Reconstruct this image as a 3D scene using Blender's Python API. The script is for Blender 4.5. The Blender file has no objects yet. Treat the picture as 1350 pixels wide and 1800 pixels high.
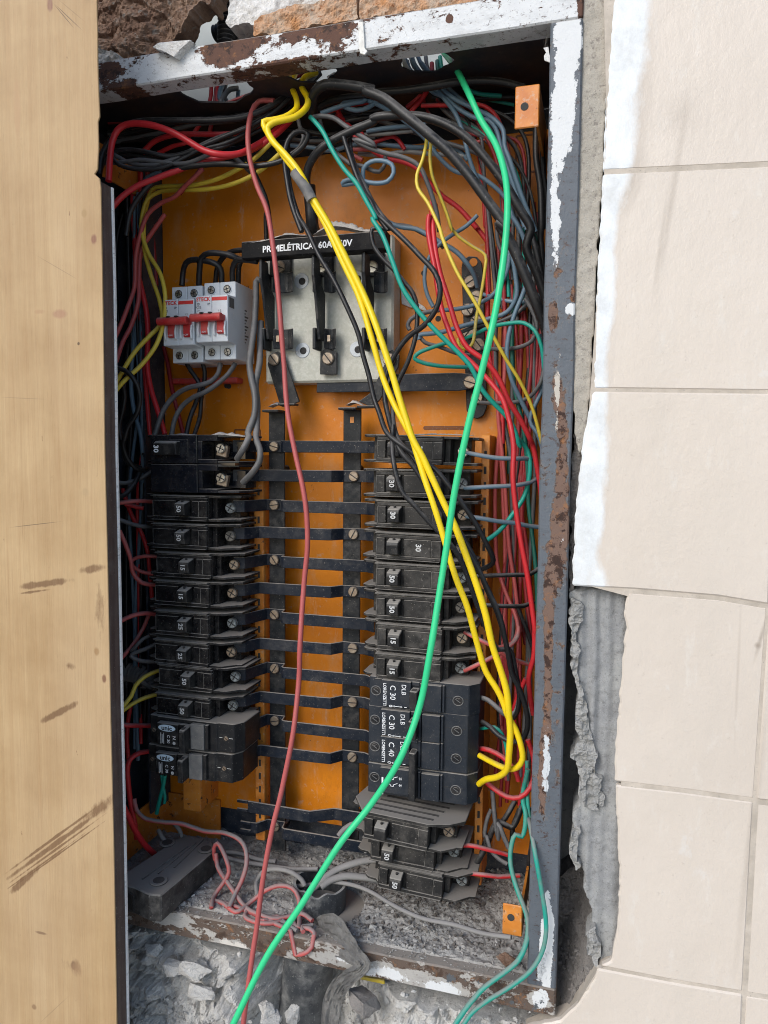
import bpy, bmesh, math, random
from mathutils import Vector, Matrix, noise
random.seed(7)
SC = bpy.context.scene
# ---------------------------------------------------------------- camera
F = 1287.0
CAM = Vector((0, -.6, 1.5))
def _u(v): return v.normalized()
_dn = _u(Vector((-144, 16660, F))); _lf = _u(Vector((-4465, -138, F)))
XW = -_lf; ZW = -_dn; ZW = _u(ZW - XW * ZW.dot(XW)); YW = ZW.cross(XW)
cd = bpy.data.cameras.new('camera'); cam = bpy.data.objects.new('camera', cd)
SC.collection.objects.link(cam); SC.camera = cam
cd.sensor_fit = 'VERTICAL'; cd.sensor_height = 36; cd.lens = 36 * F / 1800
cd.clip_start = .01; cd.clip_end = 200
rows = [(w.x, -w.y, -w.z) for w in (XW, YW, ZW)]
cam.matrix_world = Matrix.Translation(CAM) @ Matrix(rows).to_4x4()
# ---------------------------------------------------------------- light
EL, AZ = math.radians(34), math.radians(205)      # sun behind the camera, to its left, veiled
sdir = Vector((math.sin(AZ) * math.cos(EL), math.cos(AZ) * math.cos(EL), math.sin(EL)))
w = bpy.data.worlds.new('World'); SC.world = w; w.use_nodes = True
nt = w.node_tree; bg = nt.nodes['Background']
sky = nt.nodes.new('ShaderNodeTexSky'); sky.sky_type = 'NISHITA'; sky.sun_disc = False
sky.sun_elevation = EL; sky.sun_rotation = AZ; sky.air_density = 1; sky.dust_density = 1.2; sky.ozone_density = 1
nt.links.new(sky.outputs[0], bg.inputs[0]); bg.inputs[1].default_value = .15
sl = bpy.data.lights.new('sun', 'SUN'); sl.energy = 1.6; sl.angle = math.radians(32); sl.color = (1, .975, .94)
so = bpy.data.objects.new('sun', sl); SC.collection.objects.link(so)
so.rotation_euler = sdir.to_track_quat('Z', 'Y').to_euler()
SC.view_settings.view_transform = 'Standard'; SC.view_settings.look = 'None'
SC.view_settings.exposure = 0.42; SC.cycles.filter_width = 1.0; SC.view_settings.gamma = 1
# ---------------------------------------------------------------- picture -> place
def ray(px, py):
    v = Vector(((px - 675) / F, (py - 900) / F, 1))
    return Vector((v.dot(XW), v.dot(YW), v.dot(ZW)))
def P(px, py, Y):
    r = ray(px, py); return CAM + r * ((Y - CAM.y) / r.y)
def PZ(px, py, Z):
    r = ray(px, py); return CAM + r * ((Z - CAM.z) / r.z)
def zdist(p): return (p - CAM).dot(Vector((XW.z, YW.z, ZW.z)))
FLOOR = 1.0575
REG = dict(A=(160, 0), B=(600, 0), C=(160, 380), D=(580, 380), E=(160, 740), F=(580, 740), G=(160, 1100), H=(580, 1100), I=(160, 1400), J=(580, 1400))
def track(s):
    """ 'A 45,810,1 60,740 ...' -> [(px,py,Y)]; third number = depth behind the wall face in cm """
    out = []; org = None
    for tok in s.split():
        if tok in REG: org = REG[tok]; continue
        if tok == 'N': org = None; continue
        v = [float(t) for t in tok.split(',')]
        x, y = v[0], v[1]
        if org: x, y = org[0] + x / 2.7, org[1] + y / 2.7
        out.append([x, y, v[2] if len(v) > 2 else None])
    if out[0][2] is None: out[0][2] = 5
    last = 0
    idx = [i for i, p in enumerate(out) if p[2] is not None]
    if idx[-1] != len(out) - 1: out[-1][2] = out[idx[-1]][2]; idx.append(len(out) - 1)
    for a, b in zip(idx, idx[1:]):
        for k in range(a + 1, b):
            f = (k - a) / (b - a); out[k][2] = out[a][2] * (1 - f) + out[b][2] * f
    return [(x, y, d / 100) for x, y, d in out]
# ---------------------------------------------------------------- materials
def nod(m, t, **k):
    n = m.node_tree.nodes.new(t)
    for a, b in k.items(): setattr(n, a, b)
    return n
def base_mat(name):
    m = bpy.data.materials.new(name); m.use_nodes = True
    return m, m.node_tree.nodes['Principled BSDF'], m.node_tree.links.new
class G:
    """small node-graph writer"""
    def __init__(s, name):
        s.m, s.b, s.L = base_mat(name)
        s.geo = nod(s.m, 'ShaderNodeNewGeometry'); s.pos = s.geo.outputs['Position']
    def val(s, x, sock):
        if isinstance(x, (int, float)): sock.default_value = x
        elif isinstance(x, tuple): sock.default_value = (*x, 1) if len(x) == 3 and len(sock.default_value) == 4 else x
        else: s.L(x, sock)
    def noise(s, scale, detail=5, rough=.6, vec=None, stretch=None, dist=0):
        n = nod(s.m, 'ShaderNodeTexNoise'); n.inputs['Scale'].default_value = scale; n.inputs['Detail'].default_value = detail
        n.inputs['Roughness'].default_value = rough; n.inputs['Distortion'].default_value = dist
        v = vec or s.pos
        if stretch:
            mp = nod(s.m, 'ShaderNodeMapping'); mp.inputs['Scale'].default_value = stretch; s.L(v, mp.inputs[0]); v = mp.outputs[0]
        s.L(v, n.inputs['Vector']); return n.outputs[0]
    def math(s, op, a, b=0, c=None, clamp=False):
        n = nod(s.m, 'ShaderNodeMath', operation=op, use_clamp=clamp); s.val(a, n.inputs[0]); s.val(b, n.inputs[1])
        if c is not None: s.val(c, n.inputs[2])
        return n.outputs[0]
    def step(s, x, lo, hi):
        n = nod(s.m, 'ShaderNodeMapRange'); s.val(x, n.inputs[0]); n.inputs[1].default_value = lo; n.inputs[2].default_value = hi; return n.outputs[0]
    def mix(s, f, a, b):
        n = nod(s.m, 'ShaderNodeMix', data_type='RGBA'); s.val(f, n.inputs[0]); s.val(a, n.inputs[6]); s.val(b, n.inputs[7]); return n.outputs[2]
    def blob(s, c, rx, rz, rot=0):
        """1 at the centre of a patch, 0 at its rim, in the X-Z plane"""
        mp = nod(s.m, 'ShaderNodeMapping', vector_type='TEXTURE')
        mp.inputs['Location'].default_value = (c[0], 0, c[2] if len(c) > 2 else c[1]); mp.inputs['Rotation'].default_value = (0, rot, 0)
        mp.inputs['Scale'].default_value = (rx, 1e6, rz); s.L(s.pos, mp.inputs[0])
        l = nod(s.m, 'ShaderNodeVectorMath', operation='LENGTH'); s.L(mp.outputs[0], l.inputs[0])
        return s.math('SUBTRACT', 1, l.outputs['Value'], clamp=True)
    def bump(s, h, dist, strength=1.0):
        n = nod(s.m, 'ShaderNodeBump'); n.inputs['Distance'].default_value = dist; n.inputs['Strength'].default_value = strength
        s.L(h, n.inputs['Height'])
        if s.b.inputs['Normal'].links: s.L(s.b.inputs['Normal'].links[0].from_socket, n.inputs['Normal'])
        s.L(n.outputs[0], s.b.inputs['Normal'])
    def up(s):
        x = nod(s.m, 'ShaderNodeSeparateXYZ'); s.L(s.geo.outputs['Normal'], x.inputs[0]); return x.outputs[2]
    def out(s, col, rough=.5, metal=0, spec=.5):
        s.val(col, s.b.inputs['Base Color']); s.val(rough, s.b.inputs['Roughness']); s.val(metal, s.b.inputs['Metallic'])
        s.b.inputs['Specular IOR Level'].default_value = spec
        return s.m
DUST = (.30, .275, .245)
def mat(name, col, col2=None, rough=.45, metal=0, ns=60, dust=.5, film=.25, bump=.0002, bs=300, spec=.5, dustcol=DUST, streak=None):
    """plain body colour, second colour in soft blotches, settled dust on what faces up, a thin dusty film and specks"""
    g = G(name); c = col
    if col2: c = g.mix(g.step(g.noise(ns, 6, .65, stretch=streak), .38, .62), col, col2)
    r = rough
    n1 = g.noise(90, 6, .7); n2 = g.noise(600, 3, .6)
    if film:
        f = g.math('MULTIPLY', g.step(n1, .42, .72), g.math('MULTIPLY_ADD', g.step(g.noise(19, 3, .6), .38, .68), film * 1.7, film * .3), clamp=True); c = g.mix(f, c, dustcol)
        r = g.math('ADD', rough, g.math('MULTIPLY', f, .6), clamp=True)
        sp = g.math('MULTIPLY', g.step(n2, .655, .69), min(.9, film * 4)); c = g.mix(sp, c, dustcol)
    if dust:
        u = g.step(g.math('ADD', g.up(), g.math('MULTIPLY', n1, .5)), .62, 1.05)
        u = g.math('MULTIPLY', u, dust, clamp=True); c = g.mix(u, c, dustcol)
        r = g.math('ADD', r, g.math('MULTIPLY', u, .5), clamp=True)
    if bump: g.bump(g.noise(bs, 5, .65), bump)
    return g.out(c, r, metal, spec)
def peel(name, paint, under, rust, amount=.5, scale=45, patches=(), rough=.5, stretch=None, extra=(), fleck=.8):
    """old paint flaked to the coat below and to rusty steel; patches = [(centre, rx, rz, strength)]"""
    g = G(name)
    n = g.math('MULTIPLY_ADD', g.noise(scale, 10, .74, stretch=stretch, dist=.3), 1.5, -.25); n2 = g.noise(scale * 1.9, 8, .7)
    v = g.math('ADD', n, amount - .5)
    for p in patches:
        v = g.math('MULTIPLY_ADD', g.blob(p[0], p[1], p[2], p[4] if len(p) > 4 else 0), p[3], v)
    keep = g.step(v, .495, .505)
    rc = g.mix(g.step(n2, .4, .62), rust, tuple(x * .45 for x in rust))
    uc = g.mix(g.step(g.math('ADD', n2, 0), .53, .56), under, rc)
    pc = g.mix(g.math('MULTIPLY', g.step(g.noise(30, 7, .7), .45, .75), .35), paint, tuple(x * .6 for x in paint))
    pc = g.mix(g.math('MULTIPLY', g.step(g.noise(260, 6, .7), .6, .68), .6), pc, rc)
    pc = g.mix(g.math('MULTIPLY', g.step(v, .565, .50), .55), pc, tuple(min(1, .55 * a_ + .45 * b_ + .02) for a_, b_ in zip((.30, .19, .10), paint)))
    pc = g.mix(g.math('MULTIPLY', g.step(g.noise(24, 8, .75, stretch=(1, 1, 3)), .52, .62), .45), pc, tuple(x * .62 for x in paint))
    uc = g.mix(g.math('MULTIPLY', g.step(g.noise(110, 8, .78), .54, .64), .7), uc, (.30, .13, .045))
    c = g.mix(keep, uc, pc)
    c = g.mix(g.math('MULTIPLY', g.step(g.math('MULTIPLY_ADD', g.noise(9, 3, .6), .12, g.noise(150, 8, .78, stretch=(1, 1, 1.5))), .635, .665), fleck), c, rc)
    for p in extra:                       # further patches of their own colour: (centre, rx, rz, strength, colour)
        k = g.step(g.math('MULTIPLY_ADD', g.math('POWER', g.blob(p[0], p[1] * 1.15, p[2] * 1.15), .6), p[3] * .85, g.math('MULTIPLY_ADD', g.noise(60, 10, .76, stretch=(1, 1, .7)), 1.7, -.35)), .80, .815)
        c = g.mix(k, c, p[4])
    u = g.math('MULTIPLY', g.step(g.math('ADD', g.up(), g.math('MULTIPLY', n2, .5)), .7, 1.05), .8)
    c = g.mix(u, c, DUST)
    g.bump(keep, .0012); g.bump(g.noise(420, 8, .75), .0006)
    return g.out(c, g.mix(keep, (.8,) * 3, (rough,) * 3))
WM = {}
def wire_mat(col, dirt, rough=.42):
    k = (col, round(dirt, 2))
    if k in WM: return WM[k]
    g = G('insulation')
    n1 = g.noise(55, 6, .7); n2 = g.noise(500, 4, .6)
    dc = (.23, .22, .215)
    u = g.step(g.math('ADD', g.math('MULTIPLY', g.up(), .45), n1), .75 - .45 * dirt, 1.15 - .45 * dirt)
    f = g.math('MULTIPLY', u, min(1, .25 + dirt), clamp=True)
    c = g.mix(f, col, dc)
    c = g.mix(g.math('MULTIPLY', g.step(n2, .64, .7), .2 + .6 * dirt), c, (.2, .19, .18))
    c = g.mix(g.math('MULTIPLY', g.step(g.noise(20, 5, .7), .55, .8), .35), c, tuple(x * .5 for x in col))
    if dirt > .12: g.bump(g.noise(420, 5, .7), .0002)
    WM[k] = g.out(c, g.math('ADD', rough, g.math('MULTIPLY', f, .5)), 0, .45)
    return WM[k]
# ---------------------------------------------------------------- meshes
LOCALS = set()      # empties whose parts are modelled about the empty itself
def link(o, parent=None):
    SC.collection.objects.link(o)
    if parent is not None:
        o.parent = parent
        if parent.type == 'EMPTY' and parent.name not in LOCALS: o.matrix_parent_inverse = Matrix.Translation(-parent.location)
    return o
def tag(o, label=None, cat=None, group=None, kind=None):
    if label: o['label'] = label
    if cat: o['category'] = cat
    if group: o['group'] = group
    if kind: o['kind'] = kind
    return o
class MB:
    def __init__(s): s.bm = bmesh.new()
    def box(s, a, b, rot=None):
        x0, y0, z0 = a; x1, y1, z1 = b
        vs = [Vector(p) for p in ((x0, y0, z0), (x1, y0, z0), (x1, y1, z0), (x0, y1, z0), (x0, y0, z1), (x1, y0, z1), (x1, y1, z1), (x0, y1, z1))]
        if rot:
            ang, ax, c = rot; M = Matrix.Rotation(ang, 3, ax); c = Vector(c); vs = [M @ (v - c) + c for v in vs]
        v = [s.bm.verts.new(p) for p in vs]
        for f in ((0, 3, 2, 1), (4, 5, 6, 7), (0, 1, 5, 4), (1, 2, 6, 5), (2, 3, 7, 6), (3, 0, 4, 7)): s.bm.faces.new([v[i] for i in f])
        return s
    def prism(s, pts, ax, lo, hi):
        """polygon in the plane across axis ax ('x': pts are (y,z); 'y': (x,z); 'z': (x,y))"""
        def mk(p, t):
            return {'x': (t, p[0], p[1]), 'y': (p[0], t, p[1]), 'z': (p[0], p[1], t)}[ax]
        a = [s.bm.verts.new(mk(p, lo)) for p in pts]; b = [s.bm.verts.new(mk(p, hi)) for p in pts]
        n = len(pts)
        s.bm.faces.new(a); s.bm.faces.new(b[::-1])
        for i in range(n): s.bm.faces.new((a[i], b[i], b[(i + 1) % n], a[(i + 1) % n]))
        return s
    def quad_solid(s, front, dy):
        """polygon given by 3-D points, given thickness along +Y"""
        a = [s.bm.verts.new(p) for p in front]; b = [s.bm.verts.new(Vector(p) + Vector((0, dy, 0))) for p in front]; n = len(front)
        s.bm.faces.new(a); s.bm.faces.new(b[::-1])
        for i in range(n): s.bm.faces.new((a[i], b[i], b[(i + 1) % n], a[(i + 1) % n]))
        return s
    def cyl(s, p0, p1, r, n=16, r1=None, cap=True):
        s.tube([p0, p1], [r, r if r1 is None else r1], n, cap); return s
    def tube(s, pts, rad, n=8, cap=True):
        pts = [Vector(p) for p in pts]; prev = None; up = None
        for i, p in enumerate(pts):
            t = (pts[min(i + 1, len(pts) - 1)] - pts[max(i - 1, 0)])
            if t.length < 1e-9: t = Vector((0, 0, 1))
            t.normalize()
            if up is None:
                up = Vector((0, 1, 0)) if abs(t.y) < .9 else Vector((1, 0, 0))
            up = (up - t * up.dot(t)); up.normalize(); sd = t.cross(up)
            r = rad[i] if isinstance(rad, (list, tuple)) else rad
            ring = [s.bm.verts.new(p + (up * math.cos(a) + sd * math.sin(a)) * r) for a in (2 * math.pi * k / n for k in range(n))]
            if prev:
                for k in range(n): s.bm.faces.new((prev[k], prev[(k + 1) % n], ring[(k + 1) % n], ring[k]))
            elif cap: s.bm.faces.new(ring[::-1])
            prev = ring
        if cap: s.bm.faces.new(prev)
        return s
    def islands(s):
        seen = set(); out = []
        for v0 in s.bm.verts:
            if v0 in seen: continue
            st = [v0]; seen.add(v0); isl = []
            while st:
                v = st.pop(); isl.append(v)
                for e in v.link_edges:
                    w_ = e.other_vert(v)
                    if w_ not in seen: seen.add(w_); st.append(w_)
            out.append(isl)
        return out
    def build(s, name, m, parent=None, bevel=0, smooth=False, loc=None, **k):
        isl = s.islands() if len(s.bm.verts) < 400 else [0]
        if 1 < len(isl) <= 24 and parent is not None:
            s.bm.verts.index_update(); cl = []
            for i_ in isl:                     # pieces that touch stay together
                lo = [min(v.co[a] for v in i_) - .0004 for a in range(3)]; hi = [max(v.co[a] for v in i_) + .0004 for a in range(3)]
                ids = set(v.index for v in i_); keep = []
                for c_ in cl:
                    if all(lo[a] <= c_[1][a] and hi[a] >= c_[0][a] for a in range(3)):
                        lo = [min(lo[a], c_[0][a]) for a in range(3)]; hi = [max(hi[a], c_[1][a]) for a in range(3)]; ids |= c_[2]
                    else: keep.append(c_)
                cl = keep + [(lo, hi, ids)]
            if len(cl) > 1:
                first = None
                for c_ in cl:
                    nb = MB(); nb.bm.free(); nb.bm = s.bm.copy(); nb.bm.verts.ensure_lookup_table()
                    bmesh.ops.delete(nb.bm, geom=[v for v in nb.bm.verts if v.index not in c_[2]], context='VERTS')
                    o = nb._build(name, m, parent, bevel, smooth, loc, **k); first = first or o
                s.bm.free(); return first
        return s._build(name, m, parent, bevel, smooth, loc, **k)
    def _build(s, name, m, parent=None, bevel=0, smooth=False, loc=None, **k):
        bmesh.ops.recalc_face_normals(s.bm, faces=s.bm.faces)
        if bevel:
            es = [e for e in s.bm.edges if len(e.link_faces) == 2 and e.calc_face_angle(0) > .5]
            bmesh.ops.bevel(s.bm, geom=es, offset=bevel, segments=1, affect='EDGES', clamp_overlap=True)
        me = bpy.data.meshes.new(name); s.bm.to_mesh(me); s.bm.free()
        if smooth:
            for p in me.polygons: p.use_smooth = True
            try: me.set_sharp_from_angle(angle=math.radians(smooth if smooth > 1 else 50))
            except Exception: pass
        me.materials.append(m)
        o = bpy.data.objects.new(name, me); link(o, parent)
        if loc is not None: o.location = loc
        if k: tag(o, **k)
        return o
def empty(name, loc, label=None, cat=None, group=None, kind=None, local=False):
    o = bpy.data.objects.new(name, None); o.empty_display_size = .02; o.location = loc; link(o)
    if local: LOCALS.add(o.name)
    return tag(o, label, cat, group, kind)
def text(name, s, size, m, parent, loc, rot=0, align='CENTER', sx=1, off=None):
    """flat print in the X-Z plane, read from -Y; rot = turn in that plane"""
    c = bpy.data.curves.new('t', 'FONT'); c.body = s; c.size = size; c.align_x = align; c.align_y = 'CENTER'; c.offset = size * (off if off is not None else .03 if size > .005 else .010); c.resolution_u = 2
    o = bpy.data.objects.new('t', c); SC.collection.objects.link(o)
    dg = bpy.context.evaluated_depsgraph_get(); me = bpy.data.meshes.new_from_object(o.evaluated_get(dg)); bpy.data.objects.remove(o)
    M = Matrix.Rotation(rot, 4, 'Y') @ Matrix.Rotation(math.pi / 2, 4, 'X') @ Matrix.Diagonal((sx, 1, 1, 1))
    me.transform(M); me.materials.clear(); me.materials.append(m)
    t = bpy.data.objects.new(name, me); link(t, parent); t.location = loc; return t
def catmull(pts, step):
    pts = [Vector(p) for p in pts]
    if len(pts) < 3:
        n = max(2, int((pts[1] - pts[0]).length / step)); return [pts[0].lerp(pts[1], i / n) for i in range(n + 1)]
    q = [pts[0] * 2 - pts[1]] + pts + [pts[-1] * 2 - pts[-2]]; out = []
    for i in range(1, len(q) - 2):
        a, b, c, d = q[i - 1:i + 3]
        t1 = max((b - a).length, 1e-5) ** .5; t2 = max((c - b).length, 1e-5) ** .5; t3 = max((d - c).length, 1e-5) ** .5
        m1 = (b - a) / t1 - (c - a) / (t1 + t2) + (c - b) / t2; m2 = (c - b) / t2 - (d - b) / (t2 + t3) + (d - c) / t3
        m1 *= t2; m2 *= t2
        n = max(2, int((c - b).length / step))
        for k in range(n):
            t = k / n; out.append((2 * t ** 3 - 3 * t * t + 1) * b + (t ** 3 - 2 * t * t + t) * m1 + (-2 * t ** 3 + 3 * t * t) * c + (t ** 3 - t * t) * m2)
    out.append(pts[-1]); return out
def wire(name, s, width, m, label, group, cat='wire', n=8, wob=.0004):
    tr = track(s); pts = [P(x, y, Y) for x, y, Y in tr]
    r = .93 * sum(width / 2 / F * zdist(p) for p in pts) / len(pts)
    for i, (x, y, Y) in enumerate(tr):          # nothing sinks into the cabinet's floor: it lies on it
        if pts[i].z < FLOOR + r and pts[i].z > 1.0:
            q = PZ(x, y, FLOOR + r)
            if q.y > .004: pts[i] = q
    cv = catmull(pts, .0045)
    for p in cv:
        if .0 < p.y < .14 and 1.03 < p.z < FLOOR - .001 + r: p.z = FLOOR - .001 + r
    sd = random.random() * 100
    cv = [p + noise.noise_vector(p * 28 + Vector((sd, 0, 0))) * wob for p in cv]
    b = MB(); b.tube(cv, [r * (1 + .05 * noise.noise(p * 60)) for p in cv], n)
    return b.build(name, m, None, smooth=True, label=label, cat=cat, group=group)
def inside(p, poly):
    x, y = p; c = False; n = len(poly); j = n - 1
    for i in range(n):
        xi, yi = poly[i]; xj, yj = poly[j]
        if (yi > y) != (yj > y) and x < (xj - xi) * (y - yi) / (yj - yi) + xi: c = not c
        j = i
    return c
def fbm(v, s, o=5, h=.9): return noise.fractal(v * s, h, 2.1, o)
def rough(name, poly_px, Y0, hfn, res, m, parent=None, skirt=.03, jag=.003, world=False, smooth=False, **k):
    """broken masonry: a relief in the X-Z plane clipped to an outline, with the broken edge going back into the wall"""
    poly = poly_px if world else [(lambda q: (q.x, q.z))(P(x, y, Y0)) for x, y in poly_px]
    x0 = min(p[0] for p in poly); x1 = max(p[0] for p in poly); z0 = min(p[1] for p in poly); z1 = max(p[1] for p in poly)
    nx = int((x1 - x0) / res) + 1; nz = int((z1 - z0) / res) + 1
    ins = {}
    for i in range(nx):
        for j in range(nz):
            x = x0 + (i + .5) * res; z = z0 + (j + .5) * res; v = Vector((x, 0, z))
            dx = fbm(v, 60, 4) * jag; dz = fbm(v + Vector((5, 5, 5)), 60, 4) * jag
            if inside((x + dx, z + dz), poly): ins[(i, j)] = 1
    bm = bmesh.new(); V = {}
    def gv(i, j):
        if (i, j) not in V:
            x = x0 + i * res; z = z0 + j * res
            V[(i, j)] = bm.verts.new((x, Y0 - hfn(x, z), z))
        return V[(i, j)]
    for (i, j) in ins: bm.faces.new((gv(i, j), gv(i + 1, j), gv(i + 1, j + 1), gv(i, j + 1)))
    # soften the stair-steps of the outline
    be = [e for e in bm.edges if len(e.link_faces) == 1]
    nb = {}
    for e in be:
        for a, b in (tuple(e.verts), tuple(e.verts)[::-1]): nb.setdefault(a, []).append(b)
    for _ in range(2):
        new = {v: (v.co * 2 + sum((q.co for q in l), Vector())) / (2 + len(l)) for v, l in nb.items()}
        for v, c in new.items(): v.co = c
    if skirt:
        r = bmesh.ops.extrude_edge_only(bm, edges=be)
        for g_ in r['geom']:
            if isinstance(g_, bmesh.types.BMVert): g_.co.y += skirt * (1 + .3 * noise.noise(g_.co * 80)); g_.co.x += .002 * noise.noise(g_.co * 90)
    bmesh.ops.recalc_face_normals(bm, faces=bm.faces)
    me = bpy.data.meshes.new(name); bm.to_mesh(me); bm.free(); me.materials.append(m)
    f0 = me.polygons[0]
    if sum(p.normal.y * p.area for p in me.polygons) > 0: me.flip_normals()
    if smooth:
        for p in me.polygons: p.use_smooth = True
    o = bpy.data.objects.new(name, me); link(o, parent); tag(o, **k); return o
def chunk_mesh(name, r, seed, m, sq=(1, 1, 1), sub=2, rg=.35):
    """a fractured lump: the hull of scattered points, its faces roughened"""
    rn = random.Random(int(seed * 131) + 7); bm = bmesh.new()
    for _ in range(13):
        v = Vector((rn.gauss(0, 1), rn.gauss(0, 1), rn.gauss(0, 1))).normalized() * rn.uniform(.72, 1.12); bm.verts.new(v)
    h = bmesh.ops.convex_hull(bm, input=bm.verts[:]); bmesh.ops.delete(bm, geom=[g_ for g_ in h['geom_interior'] if isinstance(g_, bmesh.types.BMVert)], context='VERTS')
    if sub > 1:
        bmesh.ops.subdivide_edges(bm, edges=bm.edges[:], cuts=2 if sub < 4 else 9, use_grid_fill=True)
        for v in bm.verts:
            c = v.co.copy(); v.co = c * (1 + .10 * noise.noise(c * 2.2 + Vector((seed, 0, 0))) + .07 * noise.noise(c * 6 + Vector((0, seed, 0))) + (.035 * noise.noise(c * 17) if sub > 3 else 0))
    for v in bm.verts: v.co = Vector((v.co.x * sq[0], v.co.y * sq[1], v.co.z * sq[2])) * r
    me = bpy.data.meshes.new(name); bm.to_mesh(me); bm.free(); me.materials.append(m)
    return me
# ================================================================ materials of the place
ORANGE = (.72, .235, .010)
M_orange = None
g = G('orange_paint')
c = g.mix(g.step(g.noise(14, 6, .65), .35, .7), ORANGE, (.60, .18, .010))
c = g.mix(g.math('MULTIPLY', g.step(g.noise(26, 8, .72, stretch=(1, 1, .45)), .53, .70), .45), c, (.56, .33, .17))
c = g.mix(g.math('MULTIPLY', g.step(g.noise(130, 5, .7), .60, .70), .5), c, (.50, .40, .31))
c = g.mix(g.math('MULTIPLY', g.step(g.noise(9, 9, .78, stretch=(1, 1, .5)), .56, .66), .45), c, (.30, .10, .02))
c = g.mix(g.step(g.noise(75, 8, .75), .67, .70), c, (.045, .02, .012)); c = g.mix(g.step(g.noise(55, 7, .8, stretch=(2, 2, .25)), .70, .73), c, (.10, .04, .02))
c = g.mix(g.math('MULTIPLY', g.step(g.noise(40, 9, .8, stretch=(1.3, 1, .25)), .57, .67), .5), c, (.58, .42, .30))
g.bump(g.noise(160, 6, .6), .0003)
M_orange = g.out(c, .38, 0, .3)
g = G('orange_paint_worn')
n = g.noise(95, 8, .75)
c = g.mix(g.step(g.noise(30, 6, .65), .4, .65), (.66, .25, .04), (.50, .15, .018))
c = g.mix(g.step(n, .60, .63), c, (.07, .03, .018)); c = g.mix(g.math('MULTIPLY', g.step(g.noise(200, 4, .7), .58, .66), .5), c, (.5, .4, .3))
g.bump(n, .0003); M_orange2 = g.out(c, .42)
M_navy = mat('dark_blue_sheet_steel', (.026, .036, .054), (.034, .042, .058), rough=.5, dust=.9, film=.18, ns=18)
g = G('cabinet_inside_dirty')
n = g.noise(22, 8, .7); c = g.mix(g.step(n, .42, .66), (.010, .011, .016), (.040, .024, .016)); c = g.mix(g.math('MULTIPLY', g.step(g.noise(140, 6, .7), .55, .75), .3), c, (.12, .09, .07))
M_lid = g.out(c, .65)
WHT = (.64, .655, .66); RUST = (.075, .034, .022)
def wp(px, py, Y=0): q = P(px, py, Y); return (q.x, q.z)
M_toprail = peel('top_rail_paint', WHT, (.10, .045, .028), RUST, .60, 62, stretch=(1, 1, 1.6), patches=[
    (wp(392, 92), .030, .014, -.75), (wp(420, 80), .028, .013, -.7), (wp(190, 125), .016, .013, -.55), (wp(215, 150), .020, .007, -.5), (wp(560, 52), .05, .009, -.45),
    (wp(590, 75), .02, .01, -.35), (wp(791, 33), .004, .004, -.9), (wp(480, 112), .05, .004, -.3), (wp(300, 120), .05, .018, .18), (wp(880, 40), .1, .018, .15), (wp(230, 72), .1, .008, -.6), (wp(1022, 20), .004, .02, -.6)])
M_siderail = peel('side_rail_paint', (.100, .116, .136), (.16, .10, .075), RUST, .66, 50, stretch=(1, 1, .8), patches=[
    (wp(988, 760), .006, .05, -.5), (wp(985, 920), .009, .07, -.6), (wp(966, 1050), .006, .07, -.55), (wp(962, 1220), .005, .07, -.45), (wp(955, 1350), .005, .05, -.6), (wp(978, 690), .005, .03, -.4), (wp(972, 560), .005, .015, -.5), (wp(1008, 520), .004, .008, -.5)],
    extra=[(wp(998, 90), .011, .055, .85, WHT), (wp(990, 190), .010, .045, .95, WHT), (wp(983, 250), .006, .03, .8, WHT), (wp(985, 60), .008, .02, .7, WHT), (wp(975, 330), .004, .05, .65, WHT), (wp(978, 400), .004, .03, .65, WHT), (wp(1004, 545), .006, .006, .7, WHT), (wp(980, 690), .003, .04, .55, (.5, .46, .4)), (wp(961, 1660), .006, .045, .9, WHT), (wp(950, 1700), .005, .02, .5, WHT), (wp(960, 1335), .004, .03, .62, (.55, .58, .6)), (wp(1015, 20), .005, .006, .8, WHT)])
M_botrail = peel('bottom_rail_paint', (.40, .385, .36), (.105, .075, .058), (.115, .068, .045), .44, 50, stretch=(.8, 1, 1.4), patches=[
    (wp(300, 1615), .03, .009, .55), (wp(260, 1600), .02, .006, .4), (wp(410, 1665), .028, .008, .6), (wp(600, 1690), .05, .007, .6), (wp(700, 1712), .05, .009, .5), (wp(780, 1735), .03, .009, .55), (wp(945, 1755), .010, .009, .7)],
    extra=[(wp(620, 1690), .035, .006, .5, WHT), (wp(690, 1715), .035, .007, .6, WHT), (wp(775, 1737), .022, .007, .7, WHT), (wp(415, 1662), .03, .006, .5, (.6, .57, .52)), (wp(948, 1755), .008, .010, .8, WHT), (wp(840, 1730), .06, .009, .35, (.085, .095, .105)), (wp(900, 1760), .06, .01, .35, (.085, .095, .105))])
def masonry(name, c1, c2, c3, sc=40, bs=260, bd=.0012, r=.92):
    g = G(name); n = g.noise(sc, 8, .7); n2 = g.noise(sc * 5, 6, .7); n3 = g.noise(900, 3, .6)
    c = g.mix(g.step(n, .38, .62), c1, c2); c = g.mix(g.step(n2, .55, .68), c, c3)
    c = g.mix(g.math('MULTIPLY', g.step(n3, .6, .68), .5), c, tuple(min(1, x * 1.7) for x in c1))
    c = g.mix(g.math('MULTIPLY', g.step(n3, .40, .34), .45), c, tuple(x * .35 for x in c1))
    g.bump(g.noise(bs, 8, .72), bd); g.bump(n3, .0003)
    return g.out(c, r, 0, .2)
M_cement = masonry('grey_cement', (.24, .245, .25), (.32, .325, .32), (.17, .17, .17), 30, 300, .0006)
M_conc = masonry('cement_render', (.36, .335, .29), (.42, .39, .34), (.22, .20, .18), 40, 380, .0008)
M_rubble = masonry('broken_mortar', (.43, .42, .40), (.55, .54, .515), (.30, .285, .265), 26, 170, .0022)
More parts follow.
